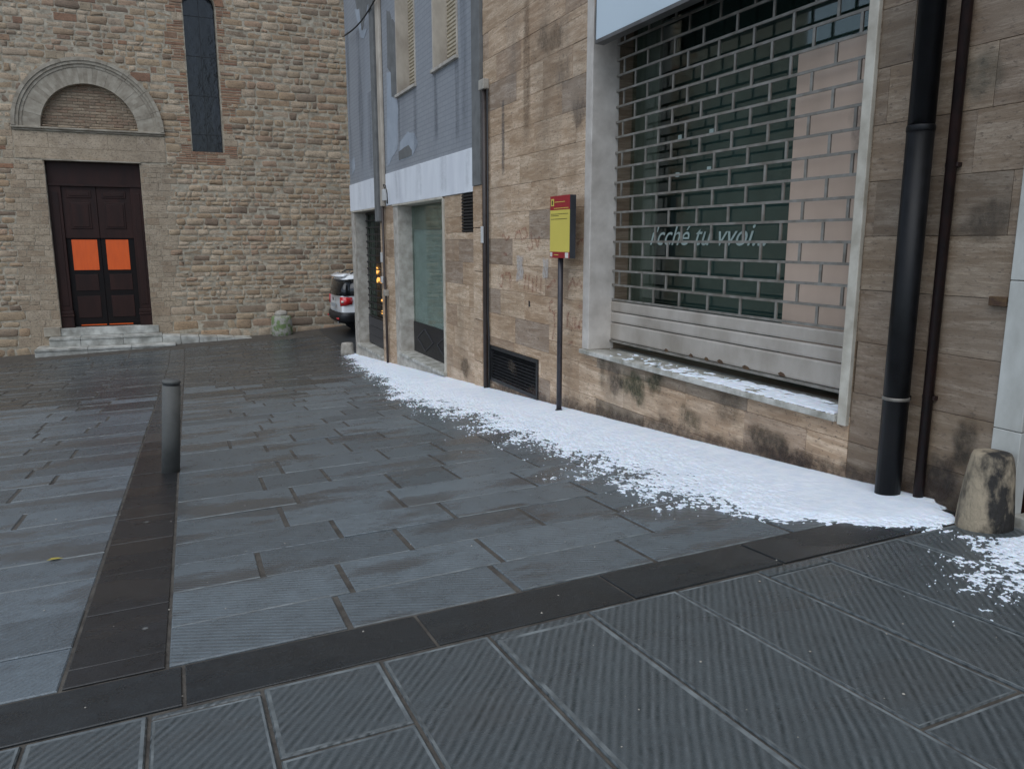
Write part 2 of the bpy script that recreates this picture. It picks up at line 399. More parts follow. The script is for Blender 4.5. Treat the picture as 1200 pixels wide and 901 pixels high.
class MB:
    def __init__(s): s.v, s.f, s.mi, s.cur = [], [], [], 0
    def add(s, vs, fs, flip=False):
        o = len(s.v); s.v += [tuple(p) for p in vs]
        for f in fs:
            f = [o + i for i in f]
            s.f.append(f[::-1] if flip else f); s.mi.append(s.cur)
        return s
    def box(s, x0, x1, y0, y1, z0, z1):
        return s.add([(x, y, z) for z in (z0, z1) for y in (y0, y1) for x in (x0, x1)],
                     [(0, 2, 3, 1), (4, 5, 7, 6), (0, 1, 5, 4), (2, 6, 7, 3), (0, 4, 6, 2), (1, 3, 7, 5)])
    def tube(s, pts, r, n=10, cap=True):
        pts = [Vector(p) for p in pts]; rs = r if isinstance(r, (list, tuple)) else [r] * len(pts)
        vs, fs = [], []
        for i, p in enumerate(pts):
            d = (pts[min(i + 1, len(pts) - 1)] - pts[max(i - 1, 0)]).normalized()
            a = d.cross(Vector((0, 0, 1)) if abs(d.z) < .9 else Vector((1, 0, 0))).normalized(); b = d.cross(a)
            vs += [p + (a * math.cos(2 * math.pi * k / n) + b * math.sin(2 * math.pi * k / n)) * rs[i] for k in range(n)]
        for i in range(len(pts) - 1):
            for k in range(n):
                k2 = (k + 1) % n; fs.append((i * n + k, i * n + k2, (i + 1) * n + k2, (i + 1) * n + k))
        if cap: fs.append(tuple(range(n))[::-1]); fs.append(tuple(range((len(pts) - 1) * n, len(pts) * n)))
        return s.add(vs, fs)
    def lathe(s, prof, c=(0, 0, 0), n=24, jit=0.):
        vs, fs = [], []
        for (r, z) in prof:
            for k in range(n):
                a = 2 * math.pi * k / n
                p = Vector((r * math.cos(a), r * math.sin(a), z))
                if jit and r > 0: p *= 1; q = 1 + jit * noise.noise(p * 9) ; p.x *= q; p.y *= q
                vs.append((c[0] + p.x, c[1] + p.y, c[2] + p.z))
        for i in range(len(prof) - 1):
            for k in range(n):
                k2 = (k + 1) % n; fs.append((i * n + k, i * n + k2, (i + 1) * n + k2, (i + 1) * n + k))
        fs.append(tuple(range(n))[::-1]); fs.append(tuple(range((len(prof) - 1) * n, len(prof) * n)))
        return s.add(vs, fs)
    def prism(s, poly, axis, a, b):
        """extrude a 2D outline along an axis from a to b"""
        def P(u, v, w): return {'x': (w, u, v), 'y': (u, w, v), 'z': (u, v, w)}[axis]
        n = len(poly)
        vs = [P(u, v, a) for u, v in poly] + [P(u, v, b) for u, v in poly]
        fs = [tuple(range(n)), tuple(range(n, 2 * n))[::-1]] + [(i, n + i, n + (i + 1) % n, (i + 1) % n) for i in range(n)]
        return s.add(vs, fs)
    def mesh(s, name, mats, smooth=False, fix=True):
        me = bpy.data.meshes.new(name); me.from_pydata(s.v, [], s.f)
        for m in (mats if isinstance(mats, (list, tuple)) else [mats]): me.materials.append(MAT[m])
        if any(s.mi): me.polygons.foreach_set('material_index', s.mi)
        if fix:
            bm = bmesh.new(); bm.from_mesh(me); bmesh.ops.recalc_face_normals(bm, faces=bm.faces); bm.to_mesh(me); bm.free()
        if smooth: me.shade_smooth()
        me.update(); return me
    def build(s, name, mats, parent=None, smooth=False, bevel=0, fix=True):
        """one mesh object whose origin sits at the middle of its base"""
        xs, ys, zs = zip(*s.v)
        o = Vector(((min(xs) + max(xs)) / 2, (min(ys) + max(ys)) / 2, min(zs)))
        s.v = [(p[0] - o.x, p[1] - o.y, p[2] - o.z) for p in s.v]
        ob = link(name, s.mesh(name, mats, smooth, fix), parent)
        ob.location = o - (parent_loc(parent) if parent else Vector())
        if bevel:
            b = ob.modifiers.new('bevel', 'BEVEL'); b.width = bevel; b.segments = 2; b.limit_method = 'ANGLE'
        return ob
def parent_loc(p):
    l = Vector(p.location)
    while p.parent: p = p.parent; l += p.location
    return l
def box(name, mat, parent, x0, x1, y0, y1, z0, z1, bevel=0):
    return MB().box(x0, x1, y0, y1, z0, z1).build(name, mat, parent, bevel=bevel)

def subtract(rects, hole):
    """2D rectangles (u0,u1,v0,v1) minus one hole"""
    out = []; a, b, c, d = hole
    for (u0, u1, v0, v1) in rects:
        if u1 <= a or u0 >= b or v1 <= c or v0 >= d: out.append((u0, u1, v0, v1)); continue
        if v0 < c: out.append((u0, u1, v0, c))
        if v1 > d: out.append((u0, u1, d, v1))
        m0, m1 = max(v0, c), min(v1, d)
        if u0 < a: out.append((u0, a, m0, m1))
        if u1 > b: out.append((b, u1, m0, m1))
    return [r for r in out if r[1] - r[0] > .02 and r[3] - r[2] > .02]

# a cladding or paving piece in (u, v, w): w points out of the surface
def slab_piece(u0, u1, v0, v1, back, front, ch, tilt=0., margin=0., edge=False):
    a = [(u0, v0), (u1, v0), (u1, v1), (u0, v1)]
    j = [random.uniform(-tilt, tilt) for _ in range(4)]
    def ring(i, w): return [(min(max(u, u0 + i), u1 - i), min(max(v, v0 + i), v1 - i), (w + j[k]) if w > back else w) for k, (u, v) in enumerate(a)]
    vs = ring(0, back) + ring(0, front - ch) + ring(ch, front)
    fs = [(k, (k + 1) % 4, 4 + (k + 1) % 4, 4 + k) for k in range(4)] + [(4 + k, 4 + (k + 1) % 4, 8 + (k + 1) % 4, 8 + k) for k in range(4)]
    mi = [0] * 8
    if edge: mi[4] = mi[6] = 1
    if margin:
        vs += ring(margin, front - .0015)
        fs += [(8 + k, 8 + (k + 1) % 4, 12 + (k + 1) % 4, 12 + k) for k in range(4)] + [(12, 13, 14, 15)]; mi += [1] * 4 + [0]
    else: fs.append((8, 9, 10, 11)); mi.append(0)
    return vs, fs, mi
# an uneven rounded stone
def stone_piece(u0, u1, v0, v1, back, front, jit=.012):
    du, dv = u1 - u0, v1 - v0; c = min(du, dv) * random.uniform(.12, .26); ins = min(du, dv) * random.uniform(.10, .2)
    pts = [(u0 + c, v0), (u1 - c, v0), (u1, v0 + c), (u1, v1 - c), (u1 - c, v1), (u0 + c, v1), (u0, v1 - c), (u0, v0 + c)]
    pts = [(u + random.uniform(-jit, jit), v + random.uniform(-jit, jit)) for u, v in pts]
    mu, mv = (u0 + u1) / 2, (v0 + v1) / 2
    fr = [(mu + (u - mu) * (1 - 2 * ins / du), mv + (v - mv) * (1 - 2 * ins / dv)) for u, v in pts]
    vs = [(u, v, back) for u, v in pts] + [(u, v, front * .35 + random.uniform(-.008, .004)) for u, v in pts] + [(u, v, front + random.uniform(-.010, .006)) for u, v in fr] + [(mu, mv, front + random.uniform(-.004, .012))]
    fs = []
    for k in range(8):
        k2 = (k + 1) % 8
        fs += [(k, k2, 8 + k2, 8 + k), (8 + k, 8 + k2, 16 + k2, 16 + k), (16 + k, 16 + k2, 24)]
    return vs, fs

def brick_piece(u0, u1, v0, v1, back, front):
    vs, fs, mi = slab_piece(u0, u1, v0, v1, back, front, .008, .004)
    return vs, fs

# =================================================================== THE GROUND
mb = MB()
gx = [-400, -150, -60, -30, -20] + [-14 + .5 * i for i in range(61)] + [20, 30, 60, 150, 400]
gy = [-400, -150, -60, -20, -10] + [-5 + .5 * i for i in range(63)] + [30, 40, 80, 200, 600]
for y in gy:
    for x in gx: mb.v.append((x, y, zg(x, y) - .045))
nx = len(gx)
for j in range(len(gy) - 1):
    for i in range(nx - 1):
        mb.f.append((j * nx + i, j * nx + i + 1, (j + 1) * nx + i + 1, (j + 1) * nx + i)); mb.mi.append(0)
ground = tag(link('ground', mb.mesh('ground', 'ground_dark', True)), kind='structure')

# paving bed (mortar), the slabs are its children
mb = MB(); bx = [-9 + .5 * i for i in range(27)]; by = [-4.5 + .5 * i for i in range(58)]
for y in by:
    for x in bx: mb.v.append((x, y, zg(x, y) - .007))
for j in range(len(by) - 1):
    for i in range(len(bx) - 1):
        n = len(bx); mb.f.append((j * n + i, j * n + i + 1, (j + 1) * n + i + 1, (j + 1) * n + i)); mb.mi.append(0)
pavement = tag(link('pavement', mb.mesh('pavement', 'joint_mortar', True)), kind='structure')

ROAD_Y = 22.8
slabs = []     # (u0,u1,v0,v1,name,materials,margin, shear)
def strip_l(y): return -.48 + .0163 * (y - 3)
STW = .355
# band across the square
edges = [-7.4, -6.5, -5.5, -4.6, -3.7, -2.8, -1.9, -1.0, -.065, .855, 1.76, 2.60, 3.42, 3.97]
for a, b in zip(edges, edges[1:]): slabs.append((a + .007, b - .007, 2.672, 2.988, 'band_slab', ['slab_band'], 0))
# long slabs near the camera, set in columns
cols = [-4.6, -4.1, -3.6, -3.12, -2.68, -2.2, -1.76, -1.33, -.93, -.54, -.175, .19, .62, 1.06, 1.51, 1.96, 2.42, 2.80, 3.33, 3.97]
cuts = {10: [2.62, 1.2], 11: [2.18, .9], 12: [1.5, .1], 13: [2.60, 1.25, .0], 14: [1.10, -.1], 15: [1.42, .3], 16: [2.575, 1.15], 17: [1.3], 18: [1.72, .6]}
for i, (a, b) in enumerate(zip(cols, cols[1:])):
    ys = [2.655] + cuts.get(i, [2.655 - random.uniform(.7, 1.6)])
    while ys[-1] > -3.2: ys.append(ys[-1] - random.uniform(.8, 1.4))
    for y1, y0 in zip(ys, ys[1:]):
        thin = y1 - y0 < .12
        slabs.append((a + .006, b - .006, y0 + .006, y1 - .006, 'paving_slab', ['slab_near', 'slab_margin'], 0 if thin else random.uniform(.012, .022)))
# dark strip running towards the church
ys = [3.005, 3.165, 3.725, 4.28, 4.86, 5.42, 5.95]
while ys[-1] < ROAD_Y - .3: ys.append(ys[-1] + random.uniform(.45, .62))
for a, b in zip(ys, ys[1:]):
    x = strip_l((a + b) / 2); slabs.append((x + .006, x + STW - .006, a + .004, b - .004, 'strip_slab', ['slab_strip' if a < 8.5 else 'slab_far'], 0))
# rows of slabs on both sides of the strip
def rows(ys, right, fixed, mat):
    for i, (a, b) in enumerate(zip(ys, ys[1:])):
        m = (a + b) / 2
        if right: xs = [strip_l(m) + STW - .004] + fixed.get(i, []); end = 3.98
        else: xs = [-8.6]; end = strip_l(m) + .004
        if right:
            while xs[-1] < end - 1.1: xs.append(xs[-1] + random.uniform(.45, 1.05))
            xs.append(end)
        else:
            xs = [end]
            while xs[-1] > -8.2: xs.append(xs[-1] - random.uniform(.5, 1.1))
            xs = xs[::-1]
        for x0, x1 in zip(xs, xs[1:]):
            slabs.append((x0 + .014, x1 - .014, a + .0035, b - .0035, 'paving_slab', [mat if (a < 12.2 + random.uniform(-1.2, 2.2)) else 'slab_far', 'slab_margin'], 0))
yr = [3.005, 3.395, 3.83, 4.26, 4.66, 5.18, 5.70, 6.20, 6.72]
while yr[-1] < ROAD_Y - .3: yr.append(yr[-1] + random.uniform(.36, .5))
rows(yr, True, {0: [.585, 1.36, 2.1], 1: [.68, 1.45, 2.35], 2: [.32, 1.10, 1.9], 3: [.80, 1.5], 4: [.55, 1.3]}, 'slab_row')
yl = [3.005, 3.40, 3.83, 4.30, 4.74, 5.2]
while yl[-1] < ROAD_Y - .3: yl.append(yl[-1] + random.uniform(.36, .5))
rows(yl, False, {}, 'slab_left')
def view_size(s):
    """rough picture area of a slab: only to choose which ones are objects of their own"""
    c = Vector(((s[0] + s[1]) / 2, (s[2] + s[3]) / 2, 0)); c.z = zg(c.x, c.y)
    d = c.dot(_fw)
    if d < .5: return 0
    px, py = CX + F_PX * c.dot(_rt) / d, CY - F_PX * c.dot(_up) / d
    if px < -120 or px > 1320 or py > 1050: return 1e-6
    return (s[1] - s[0]) * (s[3] - s[2]) / d ** 3
slabs.sort(key=view_size, reverse=True)
rest = {}
for i, s in enumerate(slabs):
    u0, u1, v0, v1, name, mats, mg = s
    lift = random.uniform(-.003, .003)
    vs, fs, mi = slab_piece(u0, u1, v0, v1, -.035, lift, .005 if name == 'paving_slab' else .003, .0015, mg, name == 'paving_slab' and v0 > 3 and random.random() < .75)
    if v0 > 3: vs = [(u + .0163 * (v - (v0 + v1) / 2), v, q) for u, v, q in vs]      # rows follow the slight slant of the strip
    vs = [(u, v, zg(u, v) + q) for u, v, q in vs]
    mb = MB(); mb.v, mb.f, mb.mi = vs, [list(f) for f in fs], mi
    if i < 300:
        mb.build(name, mats, pavement, fix=False)
    else:
        r = rest.setdefault(mats[0], (MB(), mats)); o = len(r[0].v)
        r[0].v += vs; r[0].f += [[o + q for q in f] for f in fs]; r[0].mi += mi
for k, (m, mats) in rest.items():
    tag(m.build('distant_slabs', mats, pavement, fix=False), kind='stuff')

# =================================================================== THE CHURCH
church = thing('church', 'old rubble stone church front with arched portal and tall dark window', 'church', loc=(-1.7, CHY, zg(-1.7, CHY)))
def cmap(p): return (p[0], CHY - p[2], p[1])            # (u,v,w) -> world
DX0, DX1, DZ0, DZ1 = -2.84, -.57, -2.34, 2.10           # door opening
WX0, WX1, WZ0, WZS = .82, 1.64, 2.48, 6.36              # window: sides, bottom, springing
ACX, ACZ, A_IN, A_MID, A_OUT = -1.68, 2.94, 1.15, 1.56, 1.80
WCX = (WX0 + WX1) / 2; WR = (WX1 - WX0) / 2
holes = [(DX0, DX1, -4, DZ1), (ACX - A_OUT, ACX + A_OUT, ACZ - .85, ACZ + .02), (WX0 - .02, WX1 + .02, WZ0, WZS + .14)]
def in_hole_rows(v0, v1):
    hs = [h for h in holes if h[2] < v1 and h[3] > v0]
    m = max(v0, min(v1, (v0 + v1) / 2)) - ACZ
    if 0 < m < A_OUT: r = math.sqrt(A_OUT ** 2 - m * m) - .03; hs = hs + [(ACX - r, ACX + r, v0, v1)]
    m = (v0 + v1) / 2 - WZS
    if 0 < m < WR: r = math.sqrt(WR ** 2 - m * m); hs = hs + [(WCX - r, WCX + r, v0, v1)]
    return hs
stones = []
v = -3.35
while v < 8.6:
    h = random.choice([.11, .13, .15, .17, .2, .23]) if v > -2 else random.choice([.17, .2, .24, .27])
    cell = []; u = -9.0 + random.uniform(0, .3)
    while u < 8.4:
        lng = h * random.uniform(1.0, 3.0) if random.random() > .12 else h * random.uniform(.6, 1.0)
        cell.append((u, u + lng, v, v + h)); u += lng
    for hl in in_hole_rows(v, v + h):
        cell = subtract(cell, hl)
    for (a, b, c_, d) in cell:
        mu, mv = (a + b) / 2, (c_ + d) / 2
        near_win = WX0 - .33 < mu < WX1 + .33 and WZ0 - .28 < mv < WZS + .75
        near_door = (DX0 - .85 < mu < DX1 + .75) and mv < 2.95
        if near_win:
            if random.random() < .22: stones.append((a, b, c_, d, 'ashlar'))
            else:
                k = max(1, round((d - c_) / .07))
                for q in range(k): stones.append((a, b, c_ + (d - c_) * q / k, c_ + (d - c_) * (q + 1) / k, 'old_brick'))
        elif near_door: stones.append((a, b, c_, d, 'ashlar'))
        elif mu < 1.0 and mv > 1.5 and random.random() < .10: stones.append((a, b, c_, d, 'old_brick'))
        else: stones.append((a, b, c_, d, 'church_stone'))
    v += h
# larger dressed blocks beside the door: join neighbours in the rows next to it
def seen(s): return -5.2 < s[0] and s[1] < 4.4 and -2.95 < s[2] and s[3] < 7.8
stones.sort(key=lambda s: (not seen(s), -(s[1] - s[0]) * (s[3] - s[2])))
rest = {}
for i, (a, b, c_, d, m) in enumerate(stones):
    g = .009 if m != 'old_brick' else .006
    if m == 'church_stone': vs, fs = stone_piece(a + g, b - g, c_ + g, d - g, -.05, random.uniform(.010, .030), .016)
    elif m == 'ashlar': vs, fs, _ = slab_piece(a + .005, b - .005, c_ + .005, d - .005, -.05, .014 + random.uniform(0, .008), .006, .003)
    else: vs, fs = brick_piece(a + g, b - g, c_ + g, d - g, -.05, .014 + random.uniform(0, .010))
    vs = [cmap(p) for p in vs]
    if i < 300:
        mb = MB(); mb.v, mb.f, mb.mi = vs, [list(f) for f in fs], [0] * len(fs)
        mb.build('stone' if m != 'old_brick' else 'brick', m, church, smooth=(m == 'church_stone'), fix=False)
    else:
        r = rest.setdefault(m, MB()); o = len(r.v); r.v += vs; r.f += [[o + q for q in f] for f in fs]; r.mi += [0] * len(fs)
for m, r in rest.items():
    tag(r.build('small_stones' if m != 'old_brick' else 'small_bricks', m, church, smooth=(m == 'church_stone'), fix=False), kind='stuff')
# the wall behind the stones, with the openings left free
mb = MB()
rc = [(-14., 12., -3.6, 8.9)]
for hl in [(DX0, DX1, -3.6, DZ1), (WX0, WX1, WZ0, WZS + WR), (ACX - A_IN, ACX + A_IN, ACZ, ACZ + A_IN)]: rc = subtract(rc, hl)
for (a, b, c_, d) in rc: mb.box(a, b, CHY - .010, CHY + .9, c_, d)
def arch_fill(mb, cx, cz, r, y0, y1):
    n = 16
    for k in range(n):
        a0, a1 = math.pi * k / n, math.pi * (k + 1) / n
        x0, x1 = cx + r * math.cos(a0), cx + r * math.cos(a1)
        z0, z1 = cz + r * math.sin(a0), cz + r * math.sin(a1)
        mb.prism([(x0, z0), (x1, z1), (x1, cz + r), (x0, cz + r)], 'y', y0, y1)
arch_fill(mb, ACX, ACZ, A_IN, CHY - .010, CHY + .9)
mb.build('wall', 'church_mortar', church)
mb = MB()
rc = subtract([(-14., 12., 8.62, 8.9)], (0, 0, 0, 0))
for (a, b, c_, d) in rc: mb.box(a, b, CHY - .03, CHY, c_, d)
mb.build('upper_wall', 'church_stone', church)
MB().prism([(-14.4, 8.9), (12.4, 8.9), (12.4, 9.1), (-14.4, 9.1)], 'y', CHY - .35, CHY + 9).build('roof', 'rust', church)
# window of the church
def arch_ring(mb, cx, cz, r0, r1, a0, a1, y0, y1, n):
    for k in range(n):
        t0, t1 = a0 + (a1 - a0) * k / n, a0 + (a1 - a0) * (k + 1) / n
        mb.prism([(cx + r0 * math.cos(t0), cz + r0 * math.sin(t0)), (cx + r1 * math.cos(t0), cz + r1 * math.sin(t0)),
                  (cx + r1 * math.cos(t1), cz + r1 * math.sin(t1)), (cx + r0 * math.cos(t1), cz + r0 * math.sin(t1))], 'y', y0, y1)
mb = MB(); arch_fill(mb, WCX, WZS, WR, CHY - .010, CHY + .9); mb.build('window_arch_filling', 'church_mortar', church)
win = MB().prism([(WX0 - .05, WZ0 - .05), (WX1 + .05, WZ0 - .05), (WX1 + .05, WZS + WR + .1), (WX0 - .05, WZS + WR + .1)], 'y', CHY + .34, CHY + .37).build('window', 'lead_glass', church)
mb = MB()
zz = WZ0 + .5
while zz < WZS + .35: mb.box(WX0, WX1, CHY + .328, CHY + .338, zz, zz + .012); zz += 1.05
mb.box(WCX - .006, WCX + .006, CHY + .322, CHY + .327, WZ0, WZS + WR)
mb.build('glazing_bar', 'vent_black', win)
MB().prism([(WX0 - .04, WZ0 - .06), (WX1 + .04, WZ0 - .06), (WX1 + .04, WZ0), (WX0 - .04, WZ0)], 'y', CHY - .02, CHY + .33).build('window_sill', 'old_brick', church)
for k in range(9):      # brick voussoirs over the window
    mb = MB(); arch_ring(mb, WCX, WZS, WR + .008, WR + .24, math.pi * (k + .04) / 9, math.pi * (k + .96) / 9, CHY - .026 - random.uniform(0, .01), CHY + .05, 2)
    mb.build('voussoir', 'old_brick', church)
# portal: moulded arch, voussoirs, brick lunette, impost, lintel
NV = 13
for k in range(NV):
    mb = MB(); arch_ring(mb, ACX, ACZ, A_IN, A_MID, math.pi * (k + .006) / NV, math.pi * (k + .994) / NV, CHY - .035 - random.uniform(0, .006), CHY + .18, 3)
    mb.build('voussoir', 'portal_stone', church)
for k in range(10):
    a0, a1 = math.pi * (k + .006) / 10, math.pi * (k + .994) / 10
    mb = MB()
    arch_ring(mb, ACX, ACZ, A_MID + .002, A_MID + .075, a0, a1, CHY - .055, CHY + .1, 4)
    arch_ring(mb, ACX, ACZ, A_MID + .077, A_MID + .15, a0, a1, CHY - .085, CHY + .1, 4)
    arch_ring(mb, ACX, ACZ, A_MID + .152, A_OUT, a0, a1, CHY - .11, CHY + .1, 4)
    mb.build('arch_moulding', 'portal_stone', church)
lun = MB().box(ACX - A_IN - .05, ACX + A_IN + .05, CHY + .16, CHY + .3, ACZ - .02, ACZ + A_IN + .05).build('lunette', 'church_mortar', church)
zz = ACZ + .01; j = 0
while zz < ACZ + A_IN:
    uu = ACX - A_IN - (.13 if j % 2 else 0)
    while uu < ACX + A_IN:
        a, b = max(uu, ACX - A_IN), min(uu + .26, ACX + A_IN)
        if b - a > .05:
            vs, fs = brick_piece(a + .006, b - .006, zz + .005, zz + .072, -.17, -.140 + random.uniform(-.006, .006))
            mb = MB(); mb.add([cmap(p) for p in vs], fs); mb.build('brick', 'tympanum_brick', lun, fix=False)
        uu += .26
    zz += .077; j += 1
imp = MB()
imp.box(ACX - A_OUT - .02, ACX + A_OUT + .02, CHY - .10, CHY + .15, ACZ - .05, ACZ)
imp.box(ACX - A_OUT + .02, ACX + A_OUT - .02, CHY - .055, CHY + .15, ACZ - .10, ACZ - .052)
imp.build('impost', 'portal_stone', church, bevel=.012)
for a, b, z0, z1 in [(-3.47, -2.70, 2.42, 2.812), (-2.695, -1.30, 2.42, 2.812), (-1.295, -.60, 2.42, 2.812), (-.595, .11, 2.42, 2.812), (-3.47, .11, 2.14, 2.415)]:
    vs, fs, _ = slab_piece(a, b, z0, z1, -.05, .022 + random.uniform(0, .004), .005, .002)
    mb = MB(); mb.add([cmap(p) for p in vs], fs); mb.build('lintel_block', 'ashlar', church, fix=False)
box('door_hood', 'portal_stone', church, DX0 - .04, DX1 + .04, CHY - .07, CHY + .2, DZ1 - .002, DZ1 + .035, .006)
# the door
DY = CHY + .16
def dz(y): return ony(110, y, DY).z
door = box('door', 'door_dark', church, DX0, DX1, DY + .10, DY + .16, DZ0, DZ1)
def dpart(name, mat, x0, x1, z0, z1, d0, d1, bev=.006): return box(name, mat, door, x0, x1, DY + d0, DY + d1, z0, z1, bev)
dpart('transom', 'door_brown', DX0 + .01, DX1 - .01, 1.52, DZ1 - .01, .0, .10)
dpart('cornice', 'door_brown', DX0, DX1, 1.46, 1.52, -.05, .10)
for a, b in ((DX0, DX0 + .30), (DX1 - .30, DX1)):
    pil = dpart('side_post', 'door_brown', a, b, DZ0 + .46, 1.46, -.02, .10)
    MB().box(a + .07, b - .07, DY - .035, DY - .021, DZ0 + .6, 1.3).build('post_panel', 'door_brown', pil, bevel=.005)
    bs = dpart('post_base', 'door_brown', a - .015, b + .015, DZ0, DZ0 + .30, -.06, .10)
    MB().box(a - .03, b + .03, DY - .08, DY + .10, DZ0 + .302, DZ0 + .36).build('base_moulding', 'door_brown', bs, bevel=.01)
    MB().box(a - .02, b + .02, DY - .065, DY + .10, DZ0 + .362, DZ0 + .46).build('base_moulding', 'door_brown', bs, bevel=.015)
LX0, LX1 = DX0 + .30, DX1 - .30; LM = (LX0 + LX1) / 2
ZP1, ZP0 = dz(281), dz(316.5)
for a, b in ((LX0, LM - .006), (LM + .006, LX1)):
    lf = dpart('door_leaf', 'door_brown', a, b, ZP1 + .04, 1.46, .03, .10)
    ww = b - a
    def pan(z0, z1, inset, rd):
        x0, x1 = a + inset, b - inset
        MB().box(x0, x1, DY + .012, DY + .03, z0, z1).build('panel', 'door_brown', lf, bevel=.012)
        MB().box(x0 + .05, x1 - .05, DY - .002, DY + .012, z0 + .05, z1 - .05).build('panel_field', 'door_brown', lf, bevel=.008)
    pan(1.16, 1.36, .12, 0); pan(.34, 1.04, .16, 0)
    lo = dpart('lower_leaf', 'door_dark', a, b, DZ0 + .07, ZP1 + .035, .07, .10)
    MB().box(a + .13, b - .13, DY + .055, DY + .069, DZ0 + .25, DZ0 + .85).build('panel', 'door_brown', lo, bevel=.008)
    MB().box(a + .13, b - .13, DY + .055, DY + .069, DZ0 + 1.0, ZP0 - .12).build('panel', 'door_brown', lo, bevel=.008)
for x0, x1 in ((84.5, 115.0), (124.5, 151.5)):
    p0, p1 = ony(x0 + .5, 298, DY).x, ony(x1, 298, DY).x
    tag(box('pane', 'orange_pane', door, p0, p1, DY + .052, DY + .068, ZP0, ZP1), 'glowing orange pane in the dark door')
for x0, x1 in ((95, 125), (128, 156)):
    p0, p1 = ony(x0, 378, DY).x, ony(x1, 378, DY).x
    box('light_gap', 'orange_pane', door, p0, p1, DY + .055, DY + .069, DZ0 + .035, DZ0 + .062)

# steps and ramp in front of the door
steps = thing('church_steps', 'two worn stone steps and a low sloping ramp below the church door', 'steps', loc=(-1.7, 23.6, zg(-1.7, 23.6)))
U0, U1 = ony(57, 397, 23.72).x, ony(190, 391, 23.72).x
L0, L1 = ony(40, 410, 23.34).x, ony(206, 401, 23.34).x
zu = -2.55; zl = -2.79
def step(x0, x1, y0, z0, z1, n):
    c_ = [x0 + (x1 - x0) * k / n for k in range(n + 1)]
    c_ = [c_[0]] + [q + random.uniform(-.2, .2) for q in c_[1:-1]] + [c_[-1]]
    for a, b in zip(c_, c_[1:]):
        st = box('step_block', 'step_stone', steps, a + .004, b - .004, y0 + .03, CHY - .02 + (0 if z1 < -2.6 else .1), z0, z1 - .07, .008)
        MB().box(a + .003, b - .003, y0 + random.uniform(-.008, .008), CHY - .015, z1 - .068, z1 + random.uniform(-.004, .004)).build('nosing', 'step_stone', st, bevel=.012)
step(L0, L1, 23.30, -3.3, zl, 3)
step(U0, U1, 23.70, zl - .005, zu, 3)
box('threshold', 'step_stone', steps, DX0 - .15, DX1 + .15, CHY - .06, CHY + .3, zu + .002, DZ0 - .003, .01)
box('plinth_block', 'portal_stone', steps, DX0 - .42, DX0 - .02, CHY - .10, CHY - .005, zu + .002, zu + .26, .02)
RE = ony(296, 397, 23.5).x
n = 5
for k in range(n):
    a, b = U1 + (RE - U1) * k / n, U1 + (RE - U1) * (k + 1) / n
    ze = zg(RE, 23.6) + .03; za, zb = zu - .03 + (ze - zu) * k / n, zu - .03 + (ze - zu) * (k + 1) / n
    mb = MB(); y0 = 23.62 - .05 * k / n
    mb.prism([(a + .006, -3.3), (b - .004, -3.3), (b - .004, zb), (a + .006, za)], 'y', y0, CHY - .03)
    mb.build('ramp_block', 'step_stone', steps, bevel=.012)

# mossy block by the church wall
mo = thing('mossy_stone_block', 'squat stone block covered in green moss against the church wall', 'stone block', loc=(2.92, 23.72, zg(2.92, 23.72)))
zb = zg(2.92, 23.72)
MB().lathe([(.29, -.1), (.295, .1), (.30, .3), (.285, .5), (.25, .56), (.12, .575)], (2.92, 23.72, zb), 20, .10).build('block', 'mossy_stone', mo, True)
MB().lathe([(.18, .0), (.19, .06), (.15, .13), (.05, .16)], (2.92, 23.75, zb + .565), 14, .15).build('top_stone', 'pale_stone', mo, True)

# =================================================================== THE TRAVERTINE SHOP BUILDING
shop = thing('shop_building', 'brown travertine clad building with a closed shuttered shopfront', 'building', loc=(WX + .5, 5., zg(4, 5)))
SY0, SY1, SZ0, SZ1 = 3.70, 7.10, -1.13, 2.25            # shopfront opening
VY0, VY1, VZ0, VZ1 = 8.32, 9.87, -1.90, -1.41           # basement vent
EY0, EY1, EZ1 = 1.25, 2.66, 1.9                         # next doorway, at the right edge
SHB0, SHB1 = -7.0, 10.09
holes = [(SY0, SY1, SZ0, SZ1), (VY0, VY1, VZ0, VZ1), (EY0, EY1, -3, EZ1)]
mb = MB()
rc = [(SHB0, 10.42, -3.4, 9.5)]
for hl in holes: rc = subtract(rc, hl)
for (a, b, c_, d) in rc: mb.box(WX + .03, WX + .75, a, b, c_, d)
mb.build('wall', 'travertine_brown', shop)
def wmap(p): return (WX - p[2], p[0], p[1])
def clad(parent, y0, y1, z_top, holes, zstart=-2.61, ph=.33, y_off=0., below=.18, mat='travertine'):
    v = zstart
    while v < z_top - .02:
        v1 = min(v + ph, z_top)
        u = y0 - random.uniform(0, .6); cell = []
        while u < y1:
            lng = random.uniform(.42, 1.15); cell.append((max(u, y0), min(u + lng, y1), v, v1)); u += lng
        cell = [q for q in cell if q[1] - q[0] > .03]
        for hl in holes: cell = subtract(cell, hl)
        for (a, b, c_, d) in cell:
            if d < zg(WX, b) - below + .12 and d < zg(WX, a) - below + .12: continue
            m = mat
            if mat == 'travertine' and b < 3.73: m = 'travertine_brown'  # right of the frame the wall's shade is put into the browner slab colour
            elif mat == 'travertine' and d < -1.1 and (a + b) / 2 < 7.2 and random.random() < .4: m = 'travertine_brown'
            vs, fs, _ = slab_piece(a + .0013, b - .0013, c_ + .0013, d - .0013, -.029, random.uniform(-.002, .002), .0018, .0006)
            mb = MB(); mb.add([wmap(p) for p in vs], fs, flip=True)
            mb.build('travertine_slab', m, parent, fix=False)
        v = v1
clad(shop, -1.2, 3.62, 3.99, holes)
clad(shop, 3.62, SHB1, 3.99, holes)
box('upper_wall', 'travertine', shop, WX, WX + .029, SHB0, 10.42, 3.994, 9.5)
